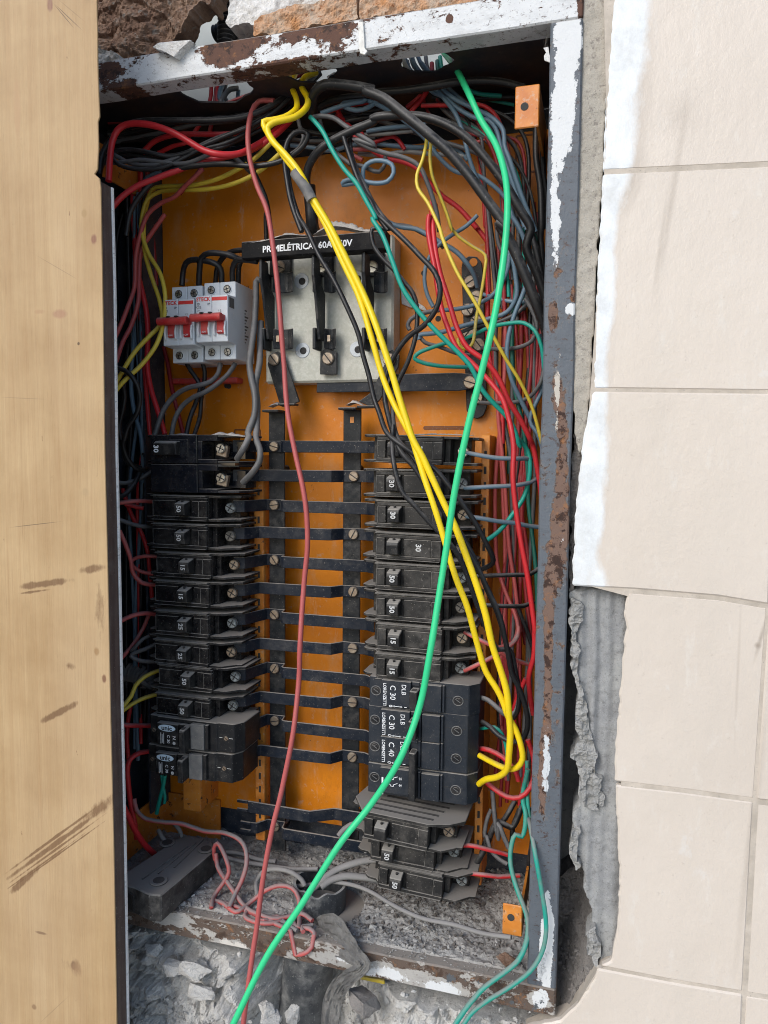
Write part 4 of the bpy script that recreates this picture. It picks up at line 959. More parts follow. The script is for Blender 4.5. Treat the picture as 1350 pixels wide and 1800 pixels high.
def bus(x, z0, z1, w_, lab, tipdir):
    r = empty('bus_bar', (x, .100, z0), lab, 'bus bar', 'upright bus bars')
    MB().box((x - w_ / 2, .100, z0), (x + w_ / 2, .1025, z1)).build('bar', M_bar2, r, bevel=.0004)
    MB().box((x - w_ / 2, .084, z1 - .0022), (x + w_ / 2, .0998, z1 + .0002)).build('bent_foot', M_bar2, r, bevel=.0005)
    for zz in (z0 + .02, z1 - .06): MB().cyl((x, .1026, zz), (x, .1248, zz), .004, 10).build('stand_off', M_bar2, r)
    return r
q1 = P(486, 722, .100); q1b = P(488, 1495, .100); q2 = P(619, 718, .100); q2b = P(634, 1480, .100)
bus(q1.x, q1b.z, q1.z, .0175, 'upright blue-black bus bar nearer the left breakers, bent dusty foot at its top', 1)
B2 = bus(q2.x, q2b.z, q2.z, .0185, 'upright blue-black bus bar nearer the right breakers, with a small square hole', 1)
h_ = P(619, 738, .0998); MB().box((h_.x - .002, .0994, h_.z - .003), (h_.x + .002, .0999, h_.z + .003)).build('bar_hole', M_orange2, B2)
q = P(655, 715, .086); b = MB(); b.prism([(q2.x + .0094, .086), (q2.x + .0094, .0985), (q.x, .094), (q.x + .004, .083)], 'z', q.z - .001, q.z + .0012); b.build('bent_foot', M_bar2, B2, bevel=.0004)
XB1 = q1.x; XB2 = q2.x + .003
LX = P(412, 900, .062).x; RX = P(655, 900, .070).x
STR = [('A', 785), ('B', 838), ('A', 888), ('B', 940), ('A', 985), ('B', 1040), ('A', 1081), ('B', 1140), ('A', 1176), ('B', 1236), ('A', 1268), ('B', 1332)]
def ord_(i): return ['topmost', 'second from the top', 'third from the top', 'fourth from the top', 'fifth from the top', 'sixth from the top', 'seventh from the top', 'eighth from the top', 'ninth from the top', 'tenth from the top', 'eleventh from the top', 'twelfth from the top'][i]
th = .0020
def strap(path, z, lab, sx, h=.0118, fork=False, slope=0, tail=None):
    r = empty('cross_strap', (path[0][0], path[0][1], z), lab, 'strap', 'cross straps between the breaker columns')
    # offset polygon in plan
    left = []; right = []
    for i, p in enumerate(path):
        a = Vector(path[max(i - 1, 0)]); c_ = Vector(path[min(i + 1, len(path) - 1)]); t = (c_ - a).normalized(); nrm = Vector((t.y, -t.x))
        left.append((p[0] + nrm.x * th / 2, p[1] + nrm.y * th / 2)); right.append((p[0] - nrm.x * th / 2, p[1] - nrm.y * th / 2))
    b = MB(); b.prism(left + right[::-1], 'z', z - h / 2, z + h / 2)
    for v in b.bm.verts: v.co.z += slope * (v.co.x - path[0][0])
    b.build('strap_body', M_bar, r, bevel=.0004)
    if fork:
        x0, y0 = path[0]
        for s in (-1, 1): MB().box((x0 - .0125, y0 - th / 2, z + s * h / 2 - (.0032 if s > 0 else 0)), (x0 - .0002, y0 + th / 2, z + s * h / 2 + (0 if s > 0 else .0032))).build('fork_tine', M_bar, r, bevel=.0003)
    if sx: screw(r, sx, .0965, z + slope * (sx - path[0][0]), .0052, M_screw, random.uniform(-1.2, 1.2), False, .0022)
    return r
YN, YF = .085, .0980
for i, (k, y) in enumerate(STR):
    if k == 'A':
        z = P(485, y, .095).z; pth = [(LX - .002, .0635), (LX + .008, .067), (XB1 - .0105, YF), (XB1 + .0095, YF), (XB1 + .0115, .087), (XB1 + .014, YN), (RX - .01, YN), (RX, .078)]; sx = XB1 - .001
        lab = 'dark strap screwed to the left bus bar, %s of all the straps' % ord_(i)
    else:
        z = P(625, y, .095).z; pth = [(LX - .002, .0635), (LX + .008, .067), (LX + .017, .084), (XB2 - .034, YN), (XB2 - .020, YN + .001), (XB2 - .0105, YF), (XB2 + .013, YF), (RX, .090)]; sx = XB2 + .0005
        lab = 'dark strap screwed to the right bus bar, %s of all the straps' % ord_(i)
    strap(pth, z, lab, sx, slope=random.uniform(-.004, .004))
z = P(440, 1418, .080).z; x0 = P(436, 1418, .08).x
strap([(x0, .080), (XB2 - .040, .080), (XB2 - .018, .094), (RX + .01, .094)], z, 'dark strap with a free forked left end, upper of the two near the floor', None, .0125, True, -.012)
z = P(490, 1453, .0965).z; x0 = P(440, 1455, .084).x
strap([(x0, .086), (XB1 - .018, .087), (XB1 - .0105, YF), (XB1 + .0095, YF), (XB1 + .0115, .087), (XB1 + .014, YN), (RX + .01, YN)], z, 'dark forked strap screwed to the left bus bar, lowest of all near the floor', XB1 - .001, .0118, True, -.006)
# ================================================================ knife switch
M_stone = g = G('old_porcelain_slab')
c = g.mix(g.step(g.noise(260, 4, .7), .42, .62), (.42, .425, .36), (.52, .52, .46)); c = g.mix(g.math('MULTIPLY', g.step(g.noise(26, 6, .7), .4, .7), .55), c, (.38, .36, .31))
c = g.mix(g.math('MULTIPLY', g.step(g.noise(12, 5, .6), .5, .7), .25), c, (.38, .43, .39)); g.bump(g.noise(400, 5, .7), .00025)
M_stone = g.out(c, .45, 0, .5)
M_porc = mat('white_porcelain', (.50, .54, .57), rough=.3, dust=.4, film=.3)
sw = empty('knife_switch', P(590, 660, .10), 'old open knife switch on a speckled stone slab with black lettered crossbar', 'switch')
YS = .0985
x0, x1 = P(466, 540, YS).x, P(690, 540, YS).x; z1, z0 = P(580, 420, YS).z, P(580, 672, YS).z
b = MB(); b.box((x0, YS, z0), (x1 + .001, .1245, z1)); b.build('slab', M_stone, sw, bevel=.0022)
YBAR = .060
a0 = P(424, 441, YBAR); a1 = P(672, 421, YBAR)
zb = (a0.z + a1.z) / 2
b = MB(); b.box((a0.x, YBAR, zb - .0082), (a1.x + .004, YBAR + .014, zb + .0084)); b.build('crossbar', M_blk_flat, sw, bevel=.0009)
q = P(495, 437, YBAR - .0002); text('bar_print', 'PRIMELÉTRICA', .0083, M_print, sw, (P(506, 436, YBAR).x, YBAR - .0003, zb - .0008), 0, sx=.98)
text('bar_print', '60A 250V', .0083, M_print, sw, (P(589, 429, YBAR).x, YBAR - .0003, zb - .0008), 0, sx=1.0)
PX = [(497, 0), (575, 0), (662, 0)]
BL = [(468, 492), (558, 566), (645, 655)]     # blade line, clip face
for i, (bx, cx) in enumerate(BL):
    xb = P(bx + 4, 520, .082).x; xc = P(cx, 520, .09).x
    # blade seen edge-on: a thin plate standing out from the slab
    zt = zb - .0085; zl = P(bx, 598, .085).z
    b = MB(); b.prism([(.064, zt), (.078, zt), (.082, zt - .022), (.094, zt - .030), (.094, zl), (.080, zl), (.070, zt - .035), (.0635, zt - .018)], 'x', xb - .0014, xb + .0014); b.build('blade', M_bar2, sw, bevel=.0004)
    for (yc, hole) in ((498, False), (597, True)):
        zc = P(cx, yc, .09).z
        b = MB(); n_ = 6; pr = []
        for k in range(n_ + 1):
            t = k / n_; pr.append((xb + .004 + (xc - xb + .012) * t, .083 + .006 * math.sin(math.pi * t * .9)))
        inner = [(x_, y_ + .002) for x_, y_ in pr[::-1]]
        b.prism(pr + inner, 'z', zc - .010, zc + .010); cl = b.build('jaw_clip', M_bar2, sw, bevel=.0006)
        b = MB(); b.box((xb - .007, .080, zc - .0105), (xb - .0035, .097, zc + .0105)); b.build('jaw_clip', M_bar2, sw, bevel=.0008)
        if hole: MB().box((xb + .0075, .0832, zc - .003), (xb + .0105, .0850, zc + .003)).build('clip_slot', M_screw, cl)
    zu = P(cx, 468, .095).z
    b = MB(); b.box((xc - .013, .094, zu - .010), (xc + .010, .0982, zu + .013)); b.build('top_lug', M_bar2, sw, bevel=.0008)
    screw(sw, xc - .002, .0935, zu - .001, .0062, M_screw if i < 1 else M_screw_st, .4, False, .001)
for (x, y) in [(530, 494), (532, 616), (628, 490), (628, 614)]:
    q = P(x, y, YS); b = MB(); b.cyl((q.x, YS - .0008, q.z), (q.x, YS + .001, q.z), .0078, 24); c_ = b.build('porcelain_bush', M_porc, sw, bevel=.0006)
    b = MB(); b.cyl((q.x + .001, YS - .0010, q.z - .0005), (q.x + .001, YS, q.z - .0005), .0036, 16); b.build('bush_hole', M_hole, c_)
def plate(pts, Y, t, name, m=None, parent=sw): MB().quad_solid([P(x, y, Y) for x, y in pts], t).build(name, m or M_bar2, parent, bevel=.0005)
plate([(470, 640), (476, 622), (488, 617), (499, 624), (526, 706), (502, 716), (492, 712)], .0915, .0026, 'outlet_plate')
plate([(562, 658), (563, 618), (572, 612), (582, 612), (592, 620), (592, 658)], .0915, .0026, 'outlet_plate')
plate([(652, 690), (676, 640), (674, 622), (690, 614), (702, 624), (700, 645), (668, 702), (654, 716), (630, 706)], .0935, .0026, 'outlet_plate')
q = P(505, 712, .09); MB().box((q.x - .006, .080, q.z - .001), (q.x + .012, .0912, q.z + .0012)).build('bent_foot', M_bar2, sw, bevel=.0004)
for x, y in ((482, 632), (577, 630), (684, 632)):
    q = P(x, y, .091); screw(sw, q.x, .0912, q.z, .0062, M_screw, .9, False, .0022)
heap('dust_heap', [(432, 429), (470, 424), (505, 414), (530, 415), (545, 415)], YBAR + .002, .0034, 'dust piled along the left top of the black lettered crossbar')
heap('dust_heap', [(552, 414), (580, 400), (604, 400), (640, 408), (660, 408)], YBAR + .004, .0075, 'thickest heap of dust, on the right top of the lettered crossbar')
heap('dust_heap', [(472, 716), (485, 711), (500, 716)], .090, .003, 'dust piled on the top foot of the left bus bar')
heap('dust_heap', [(608, 713), (622, 708), (638, 713)], .090, .003, 'dust piled on the top foot of the right bus bar')
heap('dust_heap', [(288, 767), (310, 764), (352, 766)], .045, .0012, 'thin crumbs on the left top of the glossy double breaker')
heap('dust_heap', [(362, 768), (385, 764), (410, 766), (434, 768)], .045, .0030, 'white crumbs heaped on the right top of the glossy double breaker')
heap('dust_heap', [(700, 766), (760, 764), (830, 766)], .045, .0014, 'thin dust and crumbs on the topmost breaker of the right column')
# chip of plaster stuck on the plate right of the switch
MB().quad_solid([P(x, y, .122) for x, y in [(704, 505), (716, 512), (728, 528), (745, 538), (752, 548), (735, 542), (720, 540), (706, 534)]], .0028).build('plaster_flake', M_plaster, None, bevel=.0005, label='pale plaster flake stuck on the orange plate right of the knife switch', cat='plaster')
# ================================================================ neutral bar
nb_ = empty('earth_bar', P(830, 700, .118), 'upright black terminal bar with a row of screws and a long arm to the left', 'terminal bar')
MB().quad_solid([P(x, y, .1165) for x, y in [(811, 470), (814, 456), (824, 450), (838, 451), (846, 460), (849, 480), (856, 715), (850, 730), (840, 736), (828, 734), (820, 722)]], .003).build('bar', M_bar2, nb_, bevel=.0006)
b = MB(); q = P(832, 461, .1158); b.cyl((q.x, .1158, q.z), (q.x, .1164, q.z), .004, 14); b.build('bar_hole', M_orange, nb_)
for x, y in [(827, 496), (838, 522), (822, 545), (838, 566), (824, 584), (842, 606)]:
    q = P(x, y, .1155); screw(nb_, q.x, .1155, q.z, .0062, M_screw if y > 500 else M_screw, random.uniform(-1, 1), False, .0025)
YA = .102
MB().quad_solid([P(x, y, YA) for x, y in [(558, 661), (800, 655), (838, 658), (838, 682), (806, 687), (780, 687), (556, 690)]], .0024).build('long_arm', M_bar, nb_, bevel=.0005)
q = P(826, 672, YA - .0005); screw(nb_, q.x, YA, q.z, .0062, M_screw, .3, False, .0025); q = P(838, 699, .115); screw(nb_, q.x, .115, q.z, .0062, M_screw, .8, False, .002)
# ================================================================ relay box on the floor, pipe, hose, clips
M_box = mat('black_dusty_box', (.016, .016, .017), (.026, .025, .024), rough=.5, dust=1.0, film=.3, ns=60, dustcol=(.24, .225, .205))
zt = 1.083
def PT(px, py): return PZ(px, py, zt)
c0, c1, c2, c3 = PT(228, 1558), PT(272, 1568), PT(377, 1482), PT(322, 1468)
rb = empty('relay_box', c0, 'black oblong module with screw holes under thick dust on the cabinet floor', 'module')
c0 = PT(212, 1556)
b = MB(); top = [PT(196, 1550), PT(236, 1560), PT(262, 1572), PT(283, 1574), PT(380, 1492), PT(372, 1478), PT(335, 1468), PT(318, 1470)]
b.prism([(p.x, p.y) for p in top], 'z', 1.056, zt); b.build('module_body', M_box, rb, bevel=.0012)
for (x, y) in [(279, 1550), (362, 1494), (294, 1483)]:
    q = PT(x, y); b = MB(); b.cyl((q.x, q.y, zt), (q.x, q.y, zt + .0016), .0085, 20); e_ = b.build('bolt_boss', M_box, rb, bevel=.0005)
    b = MB(); b.cyl((q.x, q.y, zt + .0014), (q.x, q.y, zt + .0020), .0055, 18); b.build('bolt_hole', M_hole, e_)
for k in range(3):
    p_ = PT(250 + 28 * k, 1546 - 10 * k); p2 = PT(330 + 14 * k, 1488 - 6 * k)
    b = MB(); b.tube([p_ + Vector((0, 0, .0002)), p2 + Vector((0, 0, .0002))], .0011, 6); b.build('top_ridge', M_box, rb)
for (x0_, x1_) in ((200, 216), (222, 234)):
    pa, pb = PT(x0_, 1554), PT(x1_, 1562); MB().quad_solid([pa + Vector((0, -.0012, -.006)), pb + Vector((0, -.0012, -.006)), pb + Vector((0, -.0012, -.022)), pa + Vector((0, -.0012, -.022))], .001).build('side_recess', M_hole, rb)
def corrugated(name, s, w_, label, m=M_black_hose, cat='conduit', group=None, pitch=.0042, amp=.13):
    tr = track(s); pts = [P(x, y, Y) for x, y, Y in tr]; cv = catmull(pts, pitch / 5)
    r0 = sum(w_ / 2 / F * zdist(p) for p in pts) / len(pts); d = 0; rad = []
    for i, p in enumerate(cv):
        if i: d += (p - cv[i - 1]).length
        rad.append(r0 * (1 + amp * math.cos(2 * math.pi * d / pitch)))
    b = MB(); b.tube(cv, rad, 20); return b.build(name, m, None, smooth=True, label=label, cat=cat, group=group)
corrugated('corrugated_conduit', 'N 425,-60,7 408,-10 400,30 398,75 400,130', 30, 'black corrugated conduit coming down behind the top rail, left one', group='corrugated conduits behind the top rail')
corrugated('corrugated_conduit', 'N 380,60,9 395,55 412,62 424,80,8.5 428,130', 26, 'black corrugated conduit bending over behind the top rail', group='corrugated conduits behind the top rail')
corrugated('corrugated_conduit', 'N 446,-20,6 440,20 438,45 436,130', 14, 'thin black conduit beside the orange clay brick', group='corrugated conduits behind the top rail')
M_ghose = mat('grey_hose', (.10, .105, .11), (.14, .14, .14), rough=.6, dust=.8, film=.3)
corrugated('corrugated_hose', 'N 160,1186,10 215,1182 240,1184 258,1194,9 264,1206', 30, 'grey corrugated hose coming in from the left beside the breakers marked 25', M_ghose)
# pipe through the floor
M_pipe = mat('black_pipe', (.032, .036, .041), (.060, .064, .070), rough=.45, dust=.9, film=.5, ns=40, streak=(1, 1, .15), dustcol=(.30, .30, .29))
tp = P(563, 1549, .060); bt = tp + Vector((.000, -.003, -.040)); rp = .0270
pi_ = empty('cut_pipe', tp, 'thick black pipe cut open above the cabinet floor and running down through the masonry', 'pipe')
b = MB(); bm = b.bm; rings = []
ax = [(tp, rp, 0), (tp + (bt - tp) * .5, rp * .98, 0), (bt, rp * .95, 0), (bt + Vector((-.012, .002, -.05)), rp * .95, 0), (bt + Vector((-.024, .002, -.16)), rp * .95, 0)]
def ring(c_, r_, wv=0): return [bm.verts.new(c_ + Vector((r_ * math.cos(t), r_ * math.sin(t), wv * noise.noise(Vector((math.cos(t) * 2, math.sin(t) * 2, 0)))))) for t in (2 * math.pi * k / 40 for k in range(40))]
prof = [ring(tp + Vector((0, 0, -.05)), rp * .88), ring(tp, rp * .90, .004), ring(tp, rp, .004)] + [ring(c_, r_) for c_, r_, _ in ax[1:]]
for a_, b_ in zip(prof, prof[1:]):
    for k in range(40): bm.faces.new((a_[k], a_[(k + 1) % 40], b_[(k + 1) % 40], b_[k]))
b.build('pipe_wall', M_pipe, pi_, smooth=60)
# torn tape / fabric strip
g = G('torn_grey_tape'); n = g.noise(60, 7, .7); c = g.mix(g.step(n, .35, .65), (.20, .195, .19), (.36, .35, .33)); g.bump(g.noise(140, 6, .65, dist=1.2), .0015); M_tape = g.out(c, .6)
def ribbon(name, s, widths, label, cat, m, amp=.003):
    tr = track(s); pts = [P(x, y, Y) for x, y, Y in tr]; cv = catmull(pts, .0016); b = MB(); bm = b.bm; prev = None; n_ = 14
    ws = [P(675 + w_, 900, 0).x - P(675, 900, 0).x for w_ in widths]
    for i, p in enumerate(cv):
        t = i / (len(cv) - 1) * (len(ws) - 1); k = min(int(t), len(ws) - 2); w_ = ws[k] + (ws[k + 1] - ws[k]) * (t - k)
        tg = (cv[min(i + 1, len(cv) - 1)] - cv[max(i - 1, 0)]).normalized(); sd = tg.cross(Vector((0, -1, .25))).normalized(); row = []
        for j in range(n_ + 1):
            u = (j / n_ - .5); q = p + sd * w_ * u
            fold = 1.5 * abs(noise.noise(Vector((u * 4.5, i * .05, 3)))) + 1.1 * abs(noise.noise(Vector((u * 8 + i * .09, i * .16, 8)))) + .5 * abs(noise.noise(Vector((u * 16, i * .4, 1))))
            q = q + Vector((0, -1, .2)) * (amp * fold + .4 * amp * noise.noise(q * 90)); row.append(bm.verts.new(q))
        if prev:
            for j in range(n_): bm.faces.new((prev[j], prev[j + 1], row[j + 1], row[j]))
        prev = row
    bmesh.ops.solidify(bm, geom=bm.faces[:], thickness=.0008)
    return b.build(name, m, None, smooth=28, label=label, cat=cat)
ribbon('torn_tape', 'N 552,1636,3 585,1640,1.2 610,1662,.2 632,1684,-.6 641,1692,-.9 633,1704,-1.0 620,1712,-.9 600,1730,-.6 588,1752,-.4 582,1780,-.4 578,1830,-.4', [30, 56, 70, 52, 30, 22, 30, 34, 36, 32, 28], 'torn dusty grey tape drooping over the bottom rail beside the pipe', 'tape', M_tape)
M_yel = mat('dirty_yellow_tape', (.62, .46, .03), (.45, .34, .05), rough=.6, dust=.3, film=.35)
MB().quad_solid([P(x, y, .018) for x, y in [(630, 1716), (675, 1724), (676, 1731), (632, 1722)]], .003).build('yellow_tape', M_yel, None, bevel=.0005, label='sliver of yellow tape below the bottom rail, right of the torn grey tape', cat='tape')
# yellow and white tape round the ceiling holes
def scrap(name, pts, Y, m, label, cat): MB().quad_solid([P(x, y, Y) for x, y in pts], .001).build(name, m, None, bevel=.0002, label=label, cat=cat)
scrap('yellow_tape', [(674, 112), (690, 104), (705, 101), (706, 116), (698, 122), (684, 122), (676, 118)], .045, M_yel, 'scrap of yellow tape at the edge of the right ceiling hole', 'tape')
scrap('yellow_tape', [(500, 134), (512, 126), (514, 140), (503, 147)], .045, M_yel, 'scrap of yellow tape left of the middle ceiling hole', 'tape')
scrap('hole_liner', [(706, 104), (712, 102), (716, 112), (722, 122), (716, 124), (708, 118)], .05, M_white, 'white ragged edge left of the wires in the right ceiling hole', 'hole liner')
scrap('hole_liner', [(792, 98), (800, 98), (804, 108), (799, 119), (792, 122), (795, 110)], .05, M_white, 'white ragged edge right of the bright green wire at the ceiling hole', 'hole liner')
scrap('plaster_scrap', [(574, 134), (588, 126), (604, 132), (606, 144), (590, 146), (578, 142)], .06, M_plaster, 'grey scrap of plaster right of the middle ceiling hole', 'plaster')
# white tie hanging over the top rail
M_tie = mat('white_tie', (.72, .72, .68), rough=.5, dust=.2, film=.3)
MB().quad_solid([P(x, y, -.0022) for x, y in [(629, 38), (638, 37), (640, 60), (641, 84), (646, 90), (641, 96), (633, 94), (631, 84), (630, 60)]], .0016).build('cable_tie', M_tie, None, bevel=.0004, label='white plastic tie hanging over the front of the top rail', cat='cable tie')
# cobweb with a paint flake in the top right corner
g = G('cobweb'); n = g.noise(90, 8, .75, stretch=(1, 1, .3)); al = nod(g.m, 'ShaderNodeMath', operation='MULTIPLY'); g.L(g.step(n, .5, .62), al.inputs[0]); al.inputs[1].default_value = .55; g.L(al.outputs[0], g.b.inputs['Alpha']); M_web = g.out((.34, .31, .28), .9)
bm = bmesh.new(); out_ = [(932, 52), (972, 44), (974, 66), (973, 90), (972, 112), (962, 96), (956, 78), (944, 66)]
cen = bm.verts.new(P(962, 64, .012)); vs = [bm.verts.new(P(x, y, .004 + .03 * ((i * 7) % 5) / 5)) for i, (x, y) in enumerate(out_)]
for i in range(len(vs)): bm.faces.new((cen, vs[i], vs[(i + 1) % len(vs)]))
mm = MB(); mm.bm.free(); mm.bm = bm; mm.build('cobweb', M_web, None, label='dusty cobweb in the top right inner corner of the frame', cat='cobweb')
scrap('paint_flake', [(955, 84), (964, 82), (966, 96), (971, 106), (967, 110), (957, 106), (956, 98), (960, 92)], .0, M_plaster, 'curled cream paint flake caught in the cobweb at the top right corner', 'paint flake')
# ================================================================ wires
GREEN, TEAL, DGRN = (.030, .56, .23), (.010, .30, .225), (.012, .13, .095)
RED, DRED, PINK = (.52, .022, .028), (.26, .018, .022), (.47, .090, .085)
YEL, DYEL = (.80, .58, .008), (.62, .47, .05)
BLK, GRY, BLU, LGR = (.011, .011, .012), (.085, .085, .088), (.115, .185, .245), (.24, .235, .225)
NW = 0
def W(s, w_, col, dirt, label, group='loose wires', name='wire', cat='wire', rough=.42, n=8, wob=.0004):
    return wire(name, s, w_, wire_mat(col, dirt, rough), label, group, cat, n, wob)
# -- in front of everything
W('N 780,92,9 788,102,8 800,118,6 822,160,4 845,210,3 872,255,2 886,300,1 892,350,0 889,420,-1 876,520,-2 862,590,-3 845,660,-3 825,740,-3 800,860,-3 785,960,-3 770,1060,-3.5 757,1140,-4 738,1240,-4 705,1330,-5 655,1410,-5 600,1480,-6 530,1590,-7 470,1680,-8 410,1800,-9 370,1880,-9', 12.5, GREEN, .08, 'bright green wire running from the ceiling down in front of everything to the foot', rough=.38, n=12, wob=.0002, name='green_wire')
W('N 482,177,5 456,178,5 443,196,4.5 436,237,4 441,289,3.6 453,330,3.4 467,363,3.2 475,400,3 486,480,2.6 493,560,2.5 499,640,2.5 505,720,2 520,800,1.5 536,880,1 541,950,1 535,1020,1 530,1080,.5 528,1130,0 525,1200,0 515,1290,-1 495,1390,-1.5 478,1460,-2 463,1540,-2.5 450,1640,-3 435,1740,-4 428,1800,-4 424,1860,-4', 10, (.40, .085, .080), .24, 'long dull red wire hanging straight down the middle in front of the straps', rough=.5, n=10, name='red_wire')
yl = 'N 520,124,6 513,150,5 521,175,4 520,192,3 500,206,2 478,211,1.5 463,214,1.2 466,226,1.2 482,250,1 503,280,.8 522,304,.6 536,326,.5 548,352,.5 572,395,.4 600,455,.3 630,520,.2 655,600,0 672,660,0 690,705,-.2 708,740,-.4 722,766,-.5 734,803,-.6 747,844,-.8 761,884,-1 776,932,-1 787,970,-1 802,1018,-1 821,1066,-.8 836,1121,-.3 854,1181,.2 873,1211,.4 884,1233,.6 893,1259,.8 906,1281,1 916,1311,1.2 919,1333,1.5 910,1348,2 895,1352,2.5 873,1344,3.5 843,1328,5'
W(yl, 11.5, YEL, .10, 'bright yellow wire, the one looping back at the lower right into the upper terminal', 'pair of bright yellow wires', rough=.36, n=12, wob=.0002, name='yellow_wire')
yr = 'N 556,127,6 536,136,5 530,150,4.6 541,173,4 538,190,3 518,206,2 480,216,1.2 470,226,1 478,246,.8 500,270,.5 524,300,.3 540,328,.3 552,352,.3 578,395,.2 606,450,.1 640,520,0 664,580,-.3 684,640,-.5 702,700,-.6 715,740,-.7 726,773,-.8 743,803,-.8 758,836,-.8 780,884,-.8 798,921,-.8 817,970,-.8 839,1032,-.8 854,1081,-.6 865,1133,-.3 880,1178,0 891,1218,.3 894,1248,.5 897,1285,.8 895,1322,1.2 891,1352,1.8 876,1365,2.8 854,1370,4 842,1378,5'
W(yr, 12.5, YEL, .10, 'bright yellow wire, the one that ends in the lower terminal of the C 40 breaker', 'pair of bright yellow wires', rough=.36, n=12, wob=.0002, name='yellow_wire')
wire('tape_sleeve', 'N 518,302,.4 530,318,.35 541,336,.3 549,352,.3', 21, mat('grey_electrical_tape', (.09, .09, .09), (.15, .145, .14), rough=.6, dust=.6, film=.4), 'dusty grey tape wrapped round the two bright yellow wires', 'tape', 'tape', 12, .0008)
W('A 84,860,1 88,800 92,735 101,670 125,618 165,592 250,588,2 330,605 410,640 480,682 540,715 610,733,3 700,730 770,700 830,662 880,615 950,560 1010,500,9', 12, RED, .05, 'thick bright red wire arching over the top of the dark strip at the upper left', rough=.38, n=12, name='red_wire')
# -- heavy cables
HC = 'thick black and grey cables at the top of the cabinet'
W('A 1058,560,6 1048,500,4.5 1062,440,3.6 1110,402,3 1200,402,3 1350,430,3 B 100,425 200,465,2.8 300,545 400,625,2.6 500,712 600,825,2.8 700,960 790,1090 D 800,30,3 860,130,3.4 930,290 985,430,4 1030,560,5 1060,700,6', 19, BLK, .42, 'thickest dusty black cable, the upper of two arcs sweeping to the right side', HC, 'cable', 'cable', n=14)
W('A 1030,905,6 1022,850,5.4 1032,790,5 1080,715,4.4 1150,665 1240,620,4 1350,570 B 150,562 260,548,3.6 400,558 500,595 600,660,3.6 700,770 780,880,3.8 850,1000 900,1090 D 930,140,4.4 985,280 1035,440,5.5 1070,600,6', 16, BLK, .38, 'thick dusty black cable rising from the knife switch and arcing to the right side', HC, 'cable', 'cable', n=14)
W('A 1075,520,7 1110,490 1200,465,6 1350,450 B 150,442 300,430 420,412,5.6 540,392 650,384 760,390 870,416,7', 14, BLK, .30, 'straight black cable running level to the orange lug at the upper right', HC, 'cable', 'cable', n=12)
W('B 430,462,9 550,470 700,465 850,458,10', 12, BLK, .1, 'short black cable in shadow just left of the upper right orange lug', HC, 'cable', 'cable')
W('A 1035,880,6.5 1040,930 1045,980 1050,1060,7 N 552,405,8', 24, BLK, .1, 'stout black sleeve standing up behind the lettered crossbar', HC, 'cable_sleeve', 'cable', n=14)
W('A 40,830,1.4 52,740 88,670 150,605 230,575,3 400,572 600,570,4 750,550 850,505,5 930,450 1000,385,7 1060,335,9', 11.5, BLK, .30, 'dusty black cable curving over the red arch at the upper left', HC, 'cable', 'cable', n=10)
GB = 'dark wires bunched across the upper left'
W('A 44,800,2 70,750 110,720 200,712,3 300,730 360,742 450,725 550,685,4.5 650,640 760,595,5 860,535 940,470,6 1020,400 1085,340,9', 9, BLK, .35, 'dusty dark wire, upper one of the bunch crossing below the red arch', GB)
W('A 96,742,2 130,780,2.2 240,805,3 340,795 430,755,4 520,712 640,680,5 740,625 840,560,6 920,490 980,420 1050,345,9', 8.5, BLK, .25, 'black wire dipping lowest of the bunch below the red arch', GB)
W('A 110,735,2.6 180,772 290,782,3.4 400,752 500,700,4.6 600,655 700,620 800,570,6 900,500 1000,410 1075,345,9', 8.5, GRY, .4, 'grey dusty wire in the middle of the bunch below the red arch', GB)
W('A 60,760,3 150,735,3.2 260,745 330,760 430,745,4.4 530,715 620,700,5 720,655 830,600,6.4 930,520 1020,420 1090,350,9', 8, BLK, .2, 'thin black wire nested inside the bunch below the red arch', GB)
W('A 70,775,2.4 150,770 230,758,3 330,770 450,775,4 560,735', 8, GRY, .5, 'short grey wire crossing the left end of the dark bunch', GB)
W('A 165,1120,3 190,1000,3.2 240,920,3.4 310,850 400,808,4 520,785 650,780,4.4 780,788 880,772,4.6 960,735 1010,690,4.8 1030,640 1005,622,4.6 965,632 935,670,4.2 920,740,4 930,850,3.8 945,940,3.6 970,1020 1000,1100,3.2', 10, BLK, .22, 'shiny black wire looping right then hooking down beside the yellow pair', GB, n=10)
W('A 980,545,6 990,600 1010,650,5.6 990,700 950,730,6', 8, GRY, .6, 'grey dusty stub bending behind the dark loop left of the green wire', GB)
W('N 502,280,4 508,315,4 515,348,3.8 526,382,3.4 538,402,3 560,447,2.4 586,491,2.2 612,543,2 630,587,2 638,624,2 649,661,2 658,702,1.8 665,721,1.5 680,761,.5 702,780,0 735,803,0 765,825,0 787,851,0 810,881,.2 832,914,.6 854,955,1.4 867,984,2.6 861,994,3.6 838,1003,5', 9.5, BLK, .16, 'long black wire falling diagonally in front of the lettered crossbar to the right breakers', 'black wires across the middle', n=10)
